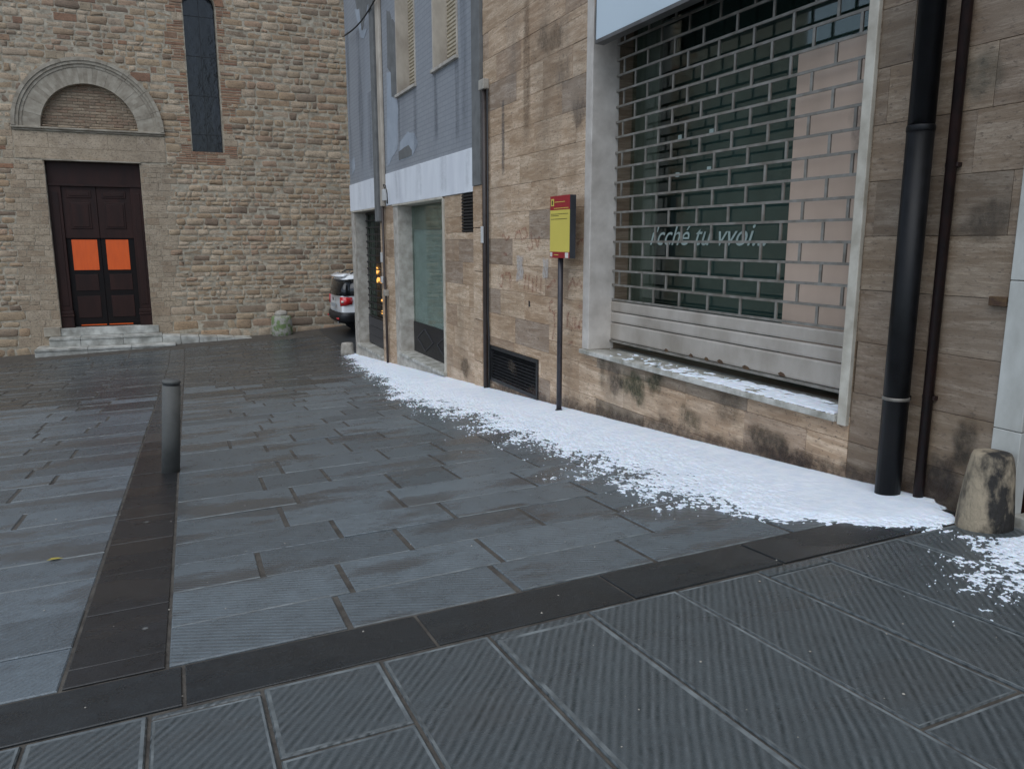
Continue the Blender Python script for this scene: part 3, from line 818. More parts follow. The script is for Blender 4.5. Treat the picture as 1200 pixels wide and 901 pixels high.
box('side_wall', 'travertine_brown', shop, WX, WX + .029, SHB0, -1.205, -3, 3.99)
mb = MB(); mb.box(WX - .35, WX + 8, SHB0, 18.7, 9.51, 9.75); mb.build('roof', 'grey_cement', shop)
# slim pilaster at the end: travertine below, grey metal above
rng = [(-2.45, -1.7), (-1.69, -1.1), (-1.09, -.42), (-.41, .18), (.19, .755)]
for a, b in rng:
    box('pilaster_slab', 'travertine', shop, WX - .035, WX + .028, SHB1 + .004, 10.415, a, b, .004)
box('pilaster_cover', 'grey_cement', shop, WX - .045, WX + .028, SHB1 + .01, 10.41, .76, 9.45, .004)

# shopfront: jamb, frame, sill, soffit, glass, board
front = tag(link('shopfront', None, shop, Vector((WX + .3, 5.4, SZ0)) - parent_loc(shop)))
GX = 4.27
box('jamb', 'marble', front, WX - .012, GX + .03, SY1 - .004, SY1 + .13, SZ0 + .003, 3.0, .006)
box('side_frame', 'frame_cream', front, WX - .03, WX + .08, SY0 - .075, SY0 + .0, SZ0 - .06, 3.0, .005)
box('inner_reveal', 'concrete', front, WX + .085, GX + .3, SY0 - .08, SY0 - .004, SZ0, SZ1)
sill = box('window_sill', 'marble_sill', front, WX - .05, GX + .10, SY0 + .003, SY1 + .13, SZ0 - .045, SZ0, .006)
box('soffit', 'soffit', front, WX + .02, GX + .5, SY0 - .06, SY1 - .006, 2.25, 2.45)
box('glass_pane', 'shop_glass', front, 4.452, 4.458, SY0, SY1 + .45, SZ0 + .02, SZ1)
box('backing_panel', 'backing_green', front, 4.90, 4.93, SY0 - .1, SY1 + .9, SZ0 - .2, SZ1)
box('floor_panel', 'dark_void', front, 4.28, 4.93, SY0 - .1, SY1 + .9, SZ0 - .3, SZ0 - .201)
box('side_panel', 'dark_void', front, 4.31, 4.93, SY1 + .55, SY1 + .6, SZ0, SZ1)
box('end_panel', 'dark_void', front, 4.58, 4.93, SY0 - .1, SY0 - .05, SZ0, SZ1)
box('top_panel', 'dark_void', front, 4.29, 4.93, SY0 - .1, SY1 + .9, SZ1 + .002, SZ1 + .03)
box('curtain', 'curtain', front, 4.50, 4.53, 6.69, 7.22, SZ0, SZ1 - .1)
tag(box('display_board', 'board', front, 4.41, 4.425, 3.705, 4.735, -1.05, 1.383, .003), 'plain beige wooden board behind the grille')
# writing on the glass
def text_mesh(txt, size, shear=.0):
    cu = bpy.data.curves.new('t', 'FONT'); cu.body = txt; cu.size = size; cu.shear = shear; cu.extrude = .0008; cu.resolution_u = 4
    ob = bpy.data.objects.new('t', cu); C.objects.link(ob)
    dg = bpy.context.evaluated_depsgraph_get(); dg.update()
    me = bpy.data.meshes.new_from_object(ob.evaluated_get(dg)); bpy.data.objects.remove(ob); return me
me = text_mesh("i'cché tu vvoi...", .27, .38); me.materials.clear(); me.materials.append(MAT['white_letters'])
tx = [v.co.x for v in me.vertices]; wtx = max(tx) - min(tx)
sx = 1.67 / wtx
for v_ in me.vertices:
    x, y = (v_.co.x - min(tx)) * sx, v_.co.y
    v_.co = (-v_.co.z - .0005, -x, y)
bm = bmesh.new(); bm.from_mesh(me); bm.verts.ensure_lookup_table()
isl = []; done = set()
for v_ in bm.verts:                       # letters are separate pieces; dots and accents stay with theirs
    if v_.index in done: continue
    st_, comp = [v_], []
    while st_:
        q = st_.pop()
        if q.index in done: continue
        done.add(q.index); comp.append(q.index); st_ += [e.other_vert(q) for e in q.link_edges]
    ys_ = [me.vertices[i].co.y for i in comp]; isl.append([min(ys_), max(ys_), comp])
bm.free(); isl.sort(key=lambda q: -(q[1] - q[0])); grp = []
for a, b, comp in isl:
    for g_ in grp:
        if b - a < .09 and g_[0] - .03 < (a + b) / 2 < g_[1] + .03 and max(me.vertices[i].co.z for i in comp) > .13 and len(comp) < 200 and min(me.vertices[i].co.z for i in comp) > .1: g_[2] += comp; break
    else: grp.append([a, b, list(comp)])
for a, b, comp in grp:
    cs = {v_i: k for k, v_i in enumerate(comp)}; mb = MB(); mb.v = [tuple(me.vertices[i].co + Vector((4.449, 6.68, -.035))) for i in comp]
    for p_ in me.polygons:
        if p_.vertices[0] in cs: mb.f.append([cs[i] for i in p_.vertices]); mb.mi.append(0)
    mb.build('letter', 'white_letters', front, fix=False)
for px, py in ((797, 161), (834, 154), (794, 205), (831, 198)):
    p = onx(px, py, 4.449)
    box('sticker', 'white_letters', front, 4.446, 4.4505, p.y - .028, p.y + .028, p.z - .02, p.z + .02)
# fascia board over the shop
fas = thing('shop_fascia', 'blank pale blue fascia panel over the shuttered shop window', 'sign panel', loc=(WX - .04, 5.2, 1.87))
box('panel', 'fascia_white', fas, WX - .085, WX - .02, 3.40, 6.915, 1.905, 3.30)
box('trim', 'fascia_trim', fas, WX - .09, WX + .01, 3.38, 6.93, 1.868, 1.903, .003)
box('trim', 'fascia_trim', fas, WX - .09, WX + .01, 6.917, 6.932, 1.905, 3.32, .003)
box('trim', 'fascia_trim', fas, WX - .088, WX + .01, 3.38, 6.915, 3.302, 3.33, .003)
# roller grille
gr = thing('roller_grille', 'closed metal roller grille with brick pattern openings over the shop window', 'grille', loc=(GX, 5.4, SZ0 + .06))
bar_me = MB().box(-.007, .007, -1.71, 1.71, -.010, .010).mesh('bar', 'grille_metal')
link_me = MB().box(-.006, .006, -.012, .012, -.064, .064).mesh('link', 'grille_metal')
g0 = parent_loc(gr); z = -.60; k = 0
while z < 2.24:
    o = link('bar', bar_me, gr, Vector((GX, 5.41, z)) - g0); o.rotation_euler = (random.uniform(-.0015, .0015), 0, 0)
    y = 6.75 + (.0 if k % 2 == 0 else .21)
    while y < 7.05: y += .42
    while y > 3.74:
        if y < 7.12 and z < 2.1: link('link', link_me, gr, Vector((GX, y + random.uniform(-.005, .005), z + .0745)) - g0)
        y -= .42
    z += .149; k += 1
def slat(z0, z1):
    prof = [(GX + .01, z0), (GX - .006, z0 + .006), (GX - .010, z0 + .02), (GX - .010, z1 - .018), (GX - .004, z1 - .006), (GX + .01, z1)]
    mb = MB(); mb.prism([(a, b) for a, b in prof], 'y', 3.71, 7.115)
    return mb
for z0, z1 in ((-1.028, -.846), (-.842, -.733), (-.729, -.618)): slat(z0, z1).build('slat', 'slat_metal', gr)
box('bottom_rail', 'grille_metal', gr, GX - .022, GX + .012, 3.712, 7.112, -1.052, -1.030, .003)
box('guide_rail', 'vent_black', gr, GX - .03, GX + .03, 7.118, 7.155, SZ0, 2.24)
for px, py in ((780, 411), (809, 417), (827, 421), (843, 424), (873, 431), (915, 439)):
    p = onx(px, py, GX - .02)
    a = random.uniform(.03, .05)
    MB().prism([(p.y - a, p.z - .01), (p.y + a * .4, p.z - .014), (p.y + a, p.z + .004), (p.y + a * .3, p.z + .02), (p.y - a * .5, p.z + .012)], 'x', GX - .0135, GX - .0105).build('rust_spot', 'rust', gr)

# basement vent
vent = tag(link('basement_vent', None, shop, Vector((WX, 9.1, VZ0)) - parent_loc(shop)), 'black louvred basement vent low in the wall')
box('vent_back', 'dark_void', vent, WX + .09, WX + .12, VY0, VY1, VZ0, VZ1)
fw = .045
for a, b, c_, d in ((VY0, VY1, VZ1 - fw, VZ1), (VY0, VY1, VZ0, VZ0 + fw), (VY0, VY0 + fw, VZ0 + fw, VZ1 - fw), (VY1 - fw, VY1, VZ0 + fw, VZ1 - fw)):
    box('vent_frame', 'vent_black', vent, WX - .018, WX + .085, a, b, c_, d)
for k in range(9):
    z = VZ0 + .07 + k * .043
    MB().prism([(WX + .005, z - .012), (WX + .012, z - .014), (WX + .055, z + .016), (WX + .048, z + .018)], 'y', VY0 + fw + .001, VY1 - fw - .001).v
    mb = MB(); mb.prism([(WX + .005, z - .012), (WX + .012, z - .014), (WX + .055, z + .016), (WX + .048, z + .018)], 'y', VY0 + fw + .001, VY1 - fw - .001)
    mb.build('louvre', 'vent_black', vent)

# doorway at the right edge: white jamb, dark door
dj = tag(link('doorway', None, shop, Vector((WX, 2., zg(4, 2))) - parent_loc(shop)))
for a, b in ((-1.8, -.98), (-.976, -.20), (-.196, .62), (.624, 1.4), (1.404, 1.9)):
    box('jamb', 'white_jamb', dj, WX - .02, WX + .06, 2.50, 2.652, a, b, .004)
box('hinge', 'rust', dj, WX - .03, WX - .004, 2.656, 2.75, -.335, -.285, .003)
box('door_panel', 'door_brown', dj, WX + .09, WX + .13, EY0, EY1, -2.2, EZ1)
box('door_rail', 'door_brown', dj, WX + .07, WX + .089, EY0 + .02, 2.49, -.35, -.2, .006)
box('door_rail', 'door_brown', dj, WX + .07, WX + .089, EY0 + .02, 2.49, -1.40, -1.2, .006)
box('doorstep', 'marble_sill', dj, WX - .02, WX + .088, EY0, 2.497, -1.75, -1.42, .008)

# =================================================================== THE BLUE-GREY BUILDING
blue = thing('blue_building', 'blue grey tiled house above a white band and travertine ground floor', 'building', loc=(WX + .5, 14.5, zg(4, 14.5)))
BY0, BY1 = 10.42, 18.55
ZB0, ZB1 = .69, 1.29
D_Y0, D_Y1, D_Z1 = 15.92, 18.22, .655
S_Y0, S_Y1, S_Z0, S_Z1 = 11.80, 14.52, -2.10, .655
WINS = [(11.08, 12.17, 2.63, 4.9), (13.16, 14.27, 2.60, 4.9)]
mb = MB(); rc = [(BY0 + .005, BY1, ZB1, 9.5)]
for (a, b, c_, d) in WINS: rc = subtract(rc, (a, b, c_, d))
for (a, b, c_, d) in rc: mb.box(WX, WX + .4, a, b, c_, d)
mb.build('upper_wall', 'blue_tiles', blue)
box('end_wall', 'concrete', blue, WX + .401, WX + 8, BY1 - .4, BY1, -3.4, 9.5)
for a, b in ((BY0 + .003, 15.25), (15.93, BY1 + .004)):
    box('white_band', 'white_plaster', blue, WX - .02, WX + .35, a, b, ZB0, ZB1 - .002, .006)
holes = [(S_Y0, S_Y1, -3.4, S_Z1), (D_Y0, D_Y1, -3.4, D_Z1)]
mb = MB(); rc = [(BY0 + .005, BY1 - .002, -3.4, ZB0 - .002)]
for hl in holes: rc = subtract(rc, hl)
for (a, b, c_, d) in rc: mb.box(WX + .03, WX + .5, a, b, c_, d)
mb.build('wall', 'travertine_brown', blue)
clad(blue, BY0 + .005, 15.85, ZB0 - .004, holes + [(10.47, 10.96, .13, .70)], zstart=-2.94)
for a, b in ((-3.0, -1.9), (-1.897, -.75), (-.747, ZB0 - .004)):
    box('corner_pier', 'concrete', blue, WX - .006, WX + .029, 18.22, BY1 + .005, a, b, .006)
# narrow vent below the band
nv = tag(link('narrow_vent', None, blue, Vector((WX, 10.7, .13)) - parent_loc(blue)))
box('vent_back', 'dark_void', nv, WX + .022, WX + .029, 10.475, 10.955, .135, .686)
for k in range(12): box('louvre', 'vent_black', nv, WX - .012, WX + .02, 10.478, 10.952, .14 + k * .045, .165 + k * .045)
# upstairs windows
for wi, (a, b, c_, d) in enumerate(WINS):
    wn = tag(link('upper_window', None, blue, Vector((WX, (a + b) / 2, c_)) - parent_loc(blue)))
    box('side_reveal', 'cream_paint', wn, WX - .012, WX + .27, b - .02, b + .03, c_ + .002, d)
    box('side_reveal', 'cream_paint', wn, WX - .012, WX + .27, a - .03, a + .02, c_ + .002, d)
    box('window_sill', 'concrete', wn, WX - .05, WX + .27, a - .05, b + .05, c_ - .05, c_, .006)
    mb = MB(); z = c_ + .01
    while z < d - .05:
        mb.prism([(WX + .235, z), (WX + .215, z + .012), (WX + .215, z + .044), (WX + .235, z + .056)], 'y', a + .022, b - .022); z += .058
    tag(mb.build('roller_blind', 'blind_cream', wn), kind='stuff')
    box('blind_back', 'dark_void', wn, WX + .25, WX + .29, a + .022, b - .022, c_ + .004, d)
# gutter pipe with pale strip, and the thin pipe with boxes below it
box('downpipe_strip', 'grey_cement', blue, WX - .10, WX - .003, 15.62, 15.88, ZB0 - .3, 9.4, .02)
box('downpipe_strip', 'cream_paint', blue, WX - .07, WX - .003, 15.28, 15.52, ZB0 - .01, 9.4, .02)
MB().tube([(WX - .05, 15.42, .68), (WX - .05, 15.42, -.8), (WX - .05, 15.36, -.95), (WX - .05, 15.36, zg(4, 15.36) - .05)], .026, 8).build('thin_pipe', 'brown_pipe', blue, True)
box('junction_box', 'white_box', blue, WX - .10, WX - .002, 15.10, 15.26, .78, 1.0, .01)
box('junction_box', 'white_box', blue, WX - .09, WX - .002, 15.46, 15.60, -.83, -.70, .01)
box('junction_box', 'pale_stone', blue, WX - .09, WX - .002, 15.28, 15.42, -1.08, -.96, .01)
box('house_number', 'white_box', blue, WX - .018, WX - .004, 15.66, 15.84, -.42, -.22, .003)
MB().tube([(WX - .06, 15.18, 1.0), (WX - .10, 15.10, 1.08), (WX - .10, 14.96, 1.06), (WX - .08, 14.92, .9), (WX - .05, 15.02, .72)], .010, 6).build('cable_loop', 'cable', blue, True)
# grey cement patches and pale repairs on the tiles
def patch(pts, mat, w=.004):
    q = [onx(x, y) for x, y in pts]
    cy, cz = sum(p.y for p in q) / len(q), sum(p.z for p in q) / len(q)
    out = []
    for i, p in enumerate(q):
        nx_ = q[(i + 1) % len(q)]
        for s in (0, .25, .5, .75):
            a = p.lerp(nx_, s); k = 1 + .12 * noise.noise(Vector((a.y * 4.1, a.z * 4.1, 3)))
            out.append((cy + (a.y - cy) * k, cz + (a.z - cz) * k))
    MB().prism(out, 'x', WX - w, WX + .001).build('cement_patch', mat, blue)
patch([(453, 12), (456, 10), (459, 26), (464, 25), (465, 112), (462, 116), (459, 112), (458, 85), (454, 80)], 'grey_cement')
patch([(453, 84), (458, 86), (459, 114), (465, 118), (467, 130), (466, 150), (466, 176), (454, 196)], 'pale_patch')
patch([(467, 178), (474, 173), (479, 170), (483, 176), (483, 182), (474, 186), (468, 188)], 'grey_cement', .007)
patch([(469, 168), (478, 155), (487, 156), (489, 168), (484, 182), (472, 188), (467, 188)], 'pale_patch')
patch([(416, -2), (434, -2), (430, 8), (426, 30), (424, 38), (421, 24), (418, 10)], 'grey_cement')
patch([(416, 12), (421, 10), (424, 36), (430, 34), (427, 46), (423, 44)], 'pale_patch', .006)
patch([(412, 190), (415, 184), (416, 198), (413, 206)], 'pale_patch')
# shop window of the blue building
s2 = tag(link('shop_window', None, blue, Vector((WX, 13.2, S_Z0)) - parent_loc(blue)))
box('jamb', 'concrete', s2, WX - .004, WX + .30, S_Y1 - .03, S_Y1 + .28, -2.6, S_Z1, .006)
box('jamb', 'frame_cream', s2, WX - .025, WX + .2, S_Y0 - .045, S_Y0 + .02, -2.35, S_Z1, .004)
box('lintel', 'frame_cream', s2, WX - .025, WX + .30, S_Y0 + .02, S_Y1 + .28, S_Z1 - .0, S_Z1 + .033, .004)
box('window_sill', 'marble_sill', s2, WX - .06, WX + .32, S_Y0 - .05, S_Y1 + .02, S_Z0 - .05, S_Z0, .006)
box('stall_riser', 'concrete', s2, WX - .002, WX + .03, S_Y0 + .02, S_Y1 - .03, -3.1, S_Z0 - .052)
box('glass_pane', 'shop_glass_pale', s2, WX + .272, WX + .278, S_Y0 + .02, S_Y1 - .032, -1.52, S_Z1)
box('roller_cover', 'cream_paint', s2, WX + .28, WX + .30, S_Y0 + .02, S_Y1 - .032, .22, S_Z1)
box('curtain', 'white_box', s2, WX + .305, WX + .32, S_Y0 - .3, S_Y1 + .4, -1.6, S_Z1)
base = box('base_panel', 'vent_black', s2, WX + .262, WX + .30, S_Y0 + .02, S_Y1 - .032, S_Z0 + .003, -1.52, .004)
for cy_ in (12.55, 13.75):
    d_ = [(cy_ - .5, -1.81), (cy_, -2.03), (cy_ + .5, -1.81), (cy_, -1.59)]
    i_ = [(cy_ + (a - cy_) * .9, -1.81 + (b + 1.81) * .9) for a, b in d_]
    mb = MB()
    for k in range(4):
        k2 = (k + 1) % 4; mb.prism([d_[k], d_[k2], i_[k2], i_[k]], 'x', WX + .250, WX + .2615)
    mb.build('diamond_moulding', 'sign_grey', base)
# shuttered door of the blue building
s3 = tag(link('shuttered_door', None, blue, Vector((WX, 17., -2.45)) - parent_loc(blue)))
box('jamb', 'concrete', s3, WX + .030, WX + .32, D_Y1 - .03, D_Y1 + .25, -3.0, D_Z1)
box('doorstep', 'marble_sill', s3, WX - .05, WX + .32, D_Y0 - .06, D_Y1 + .01, -2.43, -2.38, .006)
box('stall_riser', 'concrete', s3, WX - .002, WX + .03, D_Y0 - .04, D_Y1 - .02, -3.2, -2.432)
box('lintel', 'frame_cream', s3, WX - .025, WX + .30, D_Y0 - .04, D_Y1 + .2, D_Z1, D_Z1 + .033, .004)
box('door_void', 'dark_void', s3, WX + .62, WX + .64, D_Y0 - 1.0, D_Y1 - .1, -2.6, D_Z1)
box('glass_pane', 'shop_glass', s3, WX + .295, WX + .30, D_Y0 - .3, D_Y1, -2.37, D_Z1)
box('side_curtain', 'curtain', s3, WX + .33, WX + .345, 17.7, 18.19, -2.37, D_Z1)
z = -1.72
while z < D_Z1 - .03:
    box('grille_bar', 'vent_black', s3, WX + .245, WX + .265, D_Y0, D_Y1 - .032, z, z + .03); z += .155
for k in range(7):
    y = D_Y0 + .06 + k * .36
    box('grille_upright', 'vent_black', s3, WX + .266, WX + .276, y, y + .02, -1.72, D_Z1)
for z0, z1 in ((-2.36, -2.16), (-2.155, -1.95), (-1.945, -1.74)):
    box('slat', 'sign_grey', s3, WX + .245, WX + .27, D_Y0, D_Y1 - .032, z0, z1, .006)
# lamps glowing inside the door
for q, (px, py, r) in enumerate(((441, 317, .075), (444, 327, .05), (447, 330, .045), (441, 330, .05), (448, 352, .03), (448, 366, .04))):
    p = onx(px, py, WX + .45)
    lp = thing('indoor_lamp', ['large orange lamp glowing behind the dark door grille, topmost of the cluster', 'small warm lamp under the topmost one behind the door grille', 'right one of the warm lamps clustered behind the door grille',
               'left one of the warm lamps clustered behind the door grille', 'faint warm lamp at mid height behind the door grille', 'lowest warm lamp glowing behind the door grille'][q], 'lamp', 'lamps glowing behind the door grille', (p.x, p.y, p.z))
    MB().lathe([(r * .35, -r), (r * .85, -r * .5), (r, 0), (r * .8, r * .5), (r * .3, r)], p, 10).build('lamp_shade', 'warm_lamp', lp, True)
    MB().tube([(p.x, p.y, p.z + r), (p.x, p.y, D_Z1)], .004, 5).build('cord', 'cable', lp)

# =================================================================== PIPES, SIGN, BOLLARDS, CABLES
def pipe_y(px, py): return onx(px, py, WX - .08).y
dp = thing('black_downpipe', 'thick black downpipe standing beside the shop window', 'downpipe', loc=(WX - .105, 3.22, zg(4, 3.22)))
PYc = 3.20; zb = zg(4, PYc)
MB().tube([(WX - .105, PYc, zb - .05), (WX - .105, PYc, .62)], .072, 20).build('lower_pipe', 'black_pipe', dp, True)
MB().tube([(WX - .105, PYc, .60), (WX - .105, PYc, 9.4)], .070, 20).build('upper_pipe', 'black_pipe', dp, True)
for z in (.60, 3.6, 6.6): MB().lathe([(.0725, 0), (.0755, .006), (.0755, .03), (.0725, .036)], (WX - .105, PYc, z), 20).build('socket', 'black_pipe', dp, True)
MB().lathe([(.0725, 0), (.076, .002), (.076, .018), (.0725, .02)], (WX - .105, PYc, -.925), 20).build('clamp', 'grille_metal', dp, True)
box('bracket', 'black_pipe', dp, WX - .06, WX + .0, PYc - .02, PYc + .02, -.93, -.905)
rp = thing('red_brown_pipe', 'thin dark red pipe running up the wall beside the thick black downpipe', 'pipe', loc=(WX - .03, 3.04, zg(4, 3.04)))
MB().tube([(WX - .034, 3.045, zg(4, 3.04) - .03), (WX - .034, 3.045, 9.4)], .029, 12).build('pipe', 'red_pipe', rp, True)
for z in (-.9, .4, 1.7): box('clip', 'red_pipe', rp, WX - .036, WX + .0, 3.005, 3.085, z, z + .025, .003)
bp = thing('brown_pipe', 'slim brown pipe with pale cap beside the grey pilaster', 'pipe', loc=(WX - .04, 9.95, zg(4, 9.95)))
MB().tube([(WX - .04, 9.95, zg(4, 9.95) - .03), (WX - .04, 9.95, 2.0)], .034, 12).build('pipe', 'brown_pipe', bp, True)
MB().tube([(WX - .03, 9.845, -2.0), (WX - .03, 9.845, -1.25), (WX - .03, 9.88, -1.0), (WX - .03, 9.86, -.3), (WX - .03, 9.86, 1.95)], .013, 8).build('side_cable', 'cable', bp, True)
box('cap', 'pale_stone', bp, WX - .09, WX - .002, 9.86, 10.04, 1.96, 2.09, .012)
box('tag_plate', 'white_box', bp, WX - .085, WX - .076, 9.91, 10.0, -.02, .20, .002)

# tourist sign on its post
PX, PY = 3.86, 7.50
sg = thing('information_sign', 'red and yellow information sign on a thin grey post against the travertine wall', 'sign', loc=(PX, PY, zg(PX, PY)))
MB().tube([(PX, PY, zg(PX, PY) - .05), (PX, PY, .10)], .030, 14).build('post', 'pole_metal', sg, True)
MB().lathe([(.05, -.02), (.05, .012), (.032, .03)], (PX, PY, zg(PX, PY)), 14).build('post_base', 'pole_metal', sg, True)
sp0, sp1 = onx(644.5, 302, PX - .06), onx(668, 228, PX - .06)
Y0, Y1, Z0, Z1 = sp1.y, sp0.y, sp0.z, sp1.z
pn = box('panel', 'sign_grey', sg, PX - .058, PX + .015, Y0, Y1, Z0, Z1, .006)
H = Z1 - Z0; W_ = Y1 - Y0
def sgn(name, mat, y0, y1, z0, z1, d):      # y measured from the left edge (far end), z from the bottom, both 0..1
    return MB().box(PX - .058 - d, PX - .0585, Y1 - y1 * W_, Y1 - y0 * W_, Z0 + z0 * H, Z0 + z1 * H).build(name, mat, pn)
sgn('red_header', 'sign_red', .0, 1., .775, 1., .004)
sgn('yellow_face', 'sign_yellow', .0, 1., .10, .773, .004)
sgn('red_footer', 'sign_red', .0, 1., .0, .098, .004)
ic = sgn('emblem', 'sign_yellow', .05, .20, .84, .955, .006)
sgn('emblem_figure', 'sign_ink', .095, .155, .86, .93, .008)
for y0, y1, z in ((.24, .76, .895), (.2, .94, .795)):
    u = y0
    while u < y1:
        l_ = random.uniform(.025, .06); sgn('lettering', 'sign_yellow', u, min(u + l_, y1), z, z + .011, .006); u += l_ + .012
for y0, y1, z in ((.05, .93, .705), (.05, .45, .678), (.05, .88, .625)):
    u = y0
    while u < y1:
        l_ = random.uniform(.03, .08); sgn('lettering', 'sign_ink', u, min(u + l_, y1), z, z + .008, .006); u += l_ + .012
sgn('sticker', 'sign_white', .02, .13, .018, .09, .006); sgn('sticker', 'sign_white', .80, .96, .006, .09, .006); sgn('lettering', 'sign_yellow', .22, .45, .045, .056, .006)

# stone post at the right, by the doorway
sx_, sy_ = 3.862, 2.56; zb = zg(sx_, sy_)
prof = [(.136, -.08), (.134, .02), (.130, .10), (.122, .2), (.109, .32), (.098, .385), (.090, .402), (.05, .408)]
st = MB().lathe(prof, (sx_, sy_, zb), 32, .07).build('stone_post', 'stone_post', None, True)
tag(st, 'weathered tapering stone post stained black beside the white door jamb', 'stone post')
# small stone at the far corner of the blue building
q = MB().lathe([(.17, -.1), (.165, .1), (.15, .24), (.13, .29), (.06, .30)], (3.83, 18.75, zg(3.83, 18.75)), 14, .15).build('kerb_stone', 'pale_stone', None, True)
tag(q, 'small pale stone standing at the far corner of the blue grey house', 'stone post')
# bollard on the dark strip
bx_, by_ = -.12, 6.86; zb = zg(bx_, by_)
bo = thing('bollard', 'plain grey cylindrical bollard on the dark paving strip', 'bollard', loc=(bx_, by_, zb))
MB().lathe([(.071, -.05), (.071, .735)], (bx_, by_, zb), 24).build('shaft', 'bollard_grey', bo, True)
MB().lathe([(.066, .735), (.066, .752)], (bx_, by_, zb), 24).build('groove', 'bollard_groove', bo)
MB().lathe([(.071, .752), (.071, .768), (.064, .778), (.03, .782)], (bx_, by_, zb), 24).build('cap', 'bollard_grey', bo, True)
bo.rotation_euler = (0, R(4.5), 0)
# overhead cable by the corner
a, b = onx(404, 42, WX - .12), onx(446, -12, WX - .12)
pts = [a.lerp(b, k / 8) - Vector((0, 0, .12 * math.sin(math.pi * k / 8))) for k in range(9)]
ocb = MB().tube(pts + [b + Vector((.0, -.3, 1.))], .016, 6).build('overhead_cable', 'cable', None, True)
tag(ocb, 'black cable sagging across the top corner of the blue tiled wall', 'cable')

# faded red graffiti and scraps of paper on the travertine
def scribble(pts, r=.020):
    q = [onx(x, y, WX - .0045) for x, y in pts]
    sm = []
    for i in range(len(q) - 1):
        for s in (0, .34, .67): sm.append(q[i].lerp(q[i + 1], s))
    sm.append(q[-1]); mb = MB()
    for i, p in enumerate(sm):
        nxt = sm[min(i + 1, len(sm) - 1)] - sm[max(i - 1, 0)]
        nv_ = Vector((0, -nxt.z, nxt.y)); nv_ = nv_.normalized() if nv_.length > 0 else Vector((0, 0, 1))
        rr = r * (1 + .4 * noise.noise(p * 13)); mb.v += [tuple(p + nv_ * rr), tuple(p - nv_ * rr)]
        if i: n_ = 2 * i; mb.f.append((n_ - 2, n_ - 1, n_ + 1, n_)); mb.mi.append(0)
    return mb
GRF = [[(588, 279), (590, 274), (593, 282), (597, 277)], [(603, 283), (605, 273), (609, 271), (612, 283)], [(611, 270), (616, 268), (618, 276), (613, 281)], [(618, 287), (620, 293), (624, 290), (622, 271)],
       [(627, 279), (630, 290), (632, 277)], [(586, 325), (590, 322), (588, 336), (585, 334)], [(592, 321), (598, 320), (599, 330)], [(597, 320), (598, 338)], [(616, 322), (614, 341)], [(620, 322), (619, 342)], [(624, 324), (624, 343)], [(629, 323), (628, 342)], [(634, 325), (633, 343)],
       [(641, 338), (645, 334), (648, 328), (651, 330)], [(590, 297), (594, 299)], [(648, 352), (644, 356), (644, 364), (649, 367), (652, 365)], [(649, 367), (650, 382), (647, 398)], [(666, 366), (664, 384)], [(664, 374), (670, 386), (672, 372)], [(675, 372), (673, 384), (680, 381)], [(679, 377), (684, 378), (683, 385), (678, 384), (679, 377)], [(677, 360), (685, 359)],
       [(666, 338), (671, 328), (675, 336), (679, 330), (682, 338)], [(676, 287), (680, 283), (688, 281)], [(681, 396), (683, 394)], [(666, 402), (671, 401)]]
for s in GRF: scribble(s).build('graffiti_stroke', 'spray_paint', shop, fix=False)
PAPERS = []
for a, b, c_, d in ((605, 614, 299, 331), (636, 643, 301, 327)):
    p0, p1 = onx(a, c_, WX - .0045), onx(b, d, WX - .0045)
    PAPERS.append((p1.y, p0.y, p1.z, p0.z))
p = onx(620.5, 356, WX); box('wall_hole', 'dark_void', shop, WX - .0045, WX - .003, p.y - .02, p.y + .02, p.z - .035, p.z + .035)
def stain(parent, y0, y1, z0, z1, col, alpha, off=.0048, n=28, name='stain', X=WX):
    """stained film on the wall: alpha(u, v, y, z) with u, v in 0..1"""
    m_ = max(4, int(n * (z1 - z0) / max(y1 - y0, .01))); m_ = min(m_, 60)
    me_ = bpy.data.meshes.new(name); vs_, fs_, al = [], [], []
    for j in range(m_ + 1):
        for i in range(n + 1):
            u_, v_ = i / n, j / m_; y_, z_ = y0 + (y1 - y0) * u_, z0 + (z1 - z0) * v_
            vs_.append((0, y_ - (y0 + y1) / 2, z_ - z0)); al.append(max(0., min(1., alpha(u_, v_, y_, z_))))
    for j in range(m_):
        for i in range(n):
            k_ = j * (n + 1) + i; q_ = (k_, k_ + n + 1, k_ + n + 2, k_ + 1)
            if max(al[t_] for t_ in q_) > .01: fs_.append(q_)
    if not fs_: return
    me_.from_pydata(vs_, [], fs_); me_.materials.append(MAT['wall_stain'])
    ca = me_.color_attributes.new('stain', 'FLOAT_COLOR', 'POINT')
    for k_, a_ in enumerate(al): ca.data[k_].color = (*col, a_)
    o_ = link(name, me_, parent); o_.location = Vector((X - off, (y0 + y1) / 2, z0)) - parent_loc(parent)
def sm(x, a, b):
    x = max(0., min(1., (x - a) / (b - a))); return x * x * (3 - 2 * x)
def blob(amt, s_, seed, drip=0.):
    def f(u, v, y, z):
        r = math.hypot((u - .5) * 2, (v - .5) * 2)
        q = 1 - r + .55 * noise.noise(Vector((y * s_, z * s_ * .7, seed))) + .3 * noise.noise(Vector((y * s_ * 3, z * s_ * (1.2 if drip else 2.4), seed + 5)))
        return amt * sm(q, .12, .75)
    return f
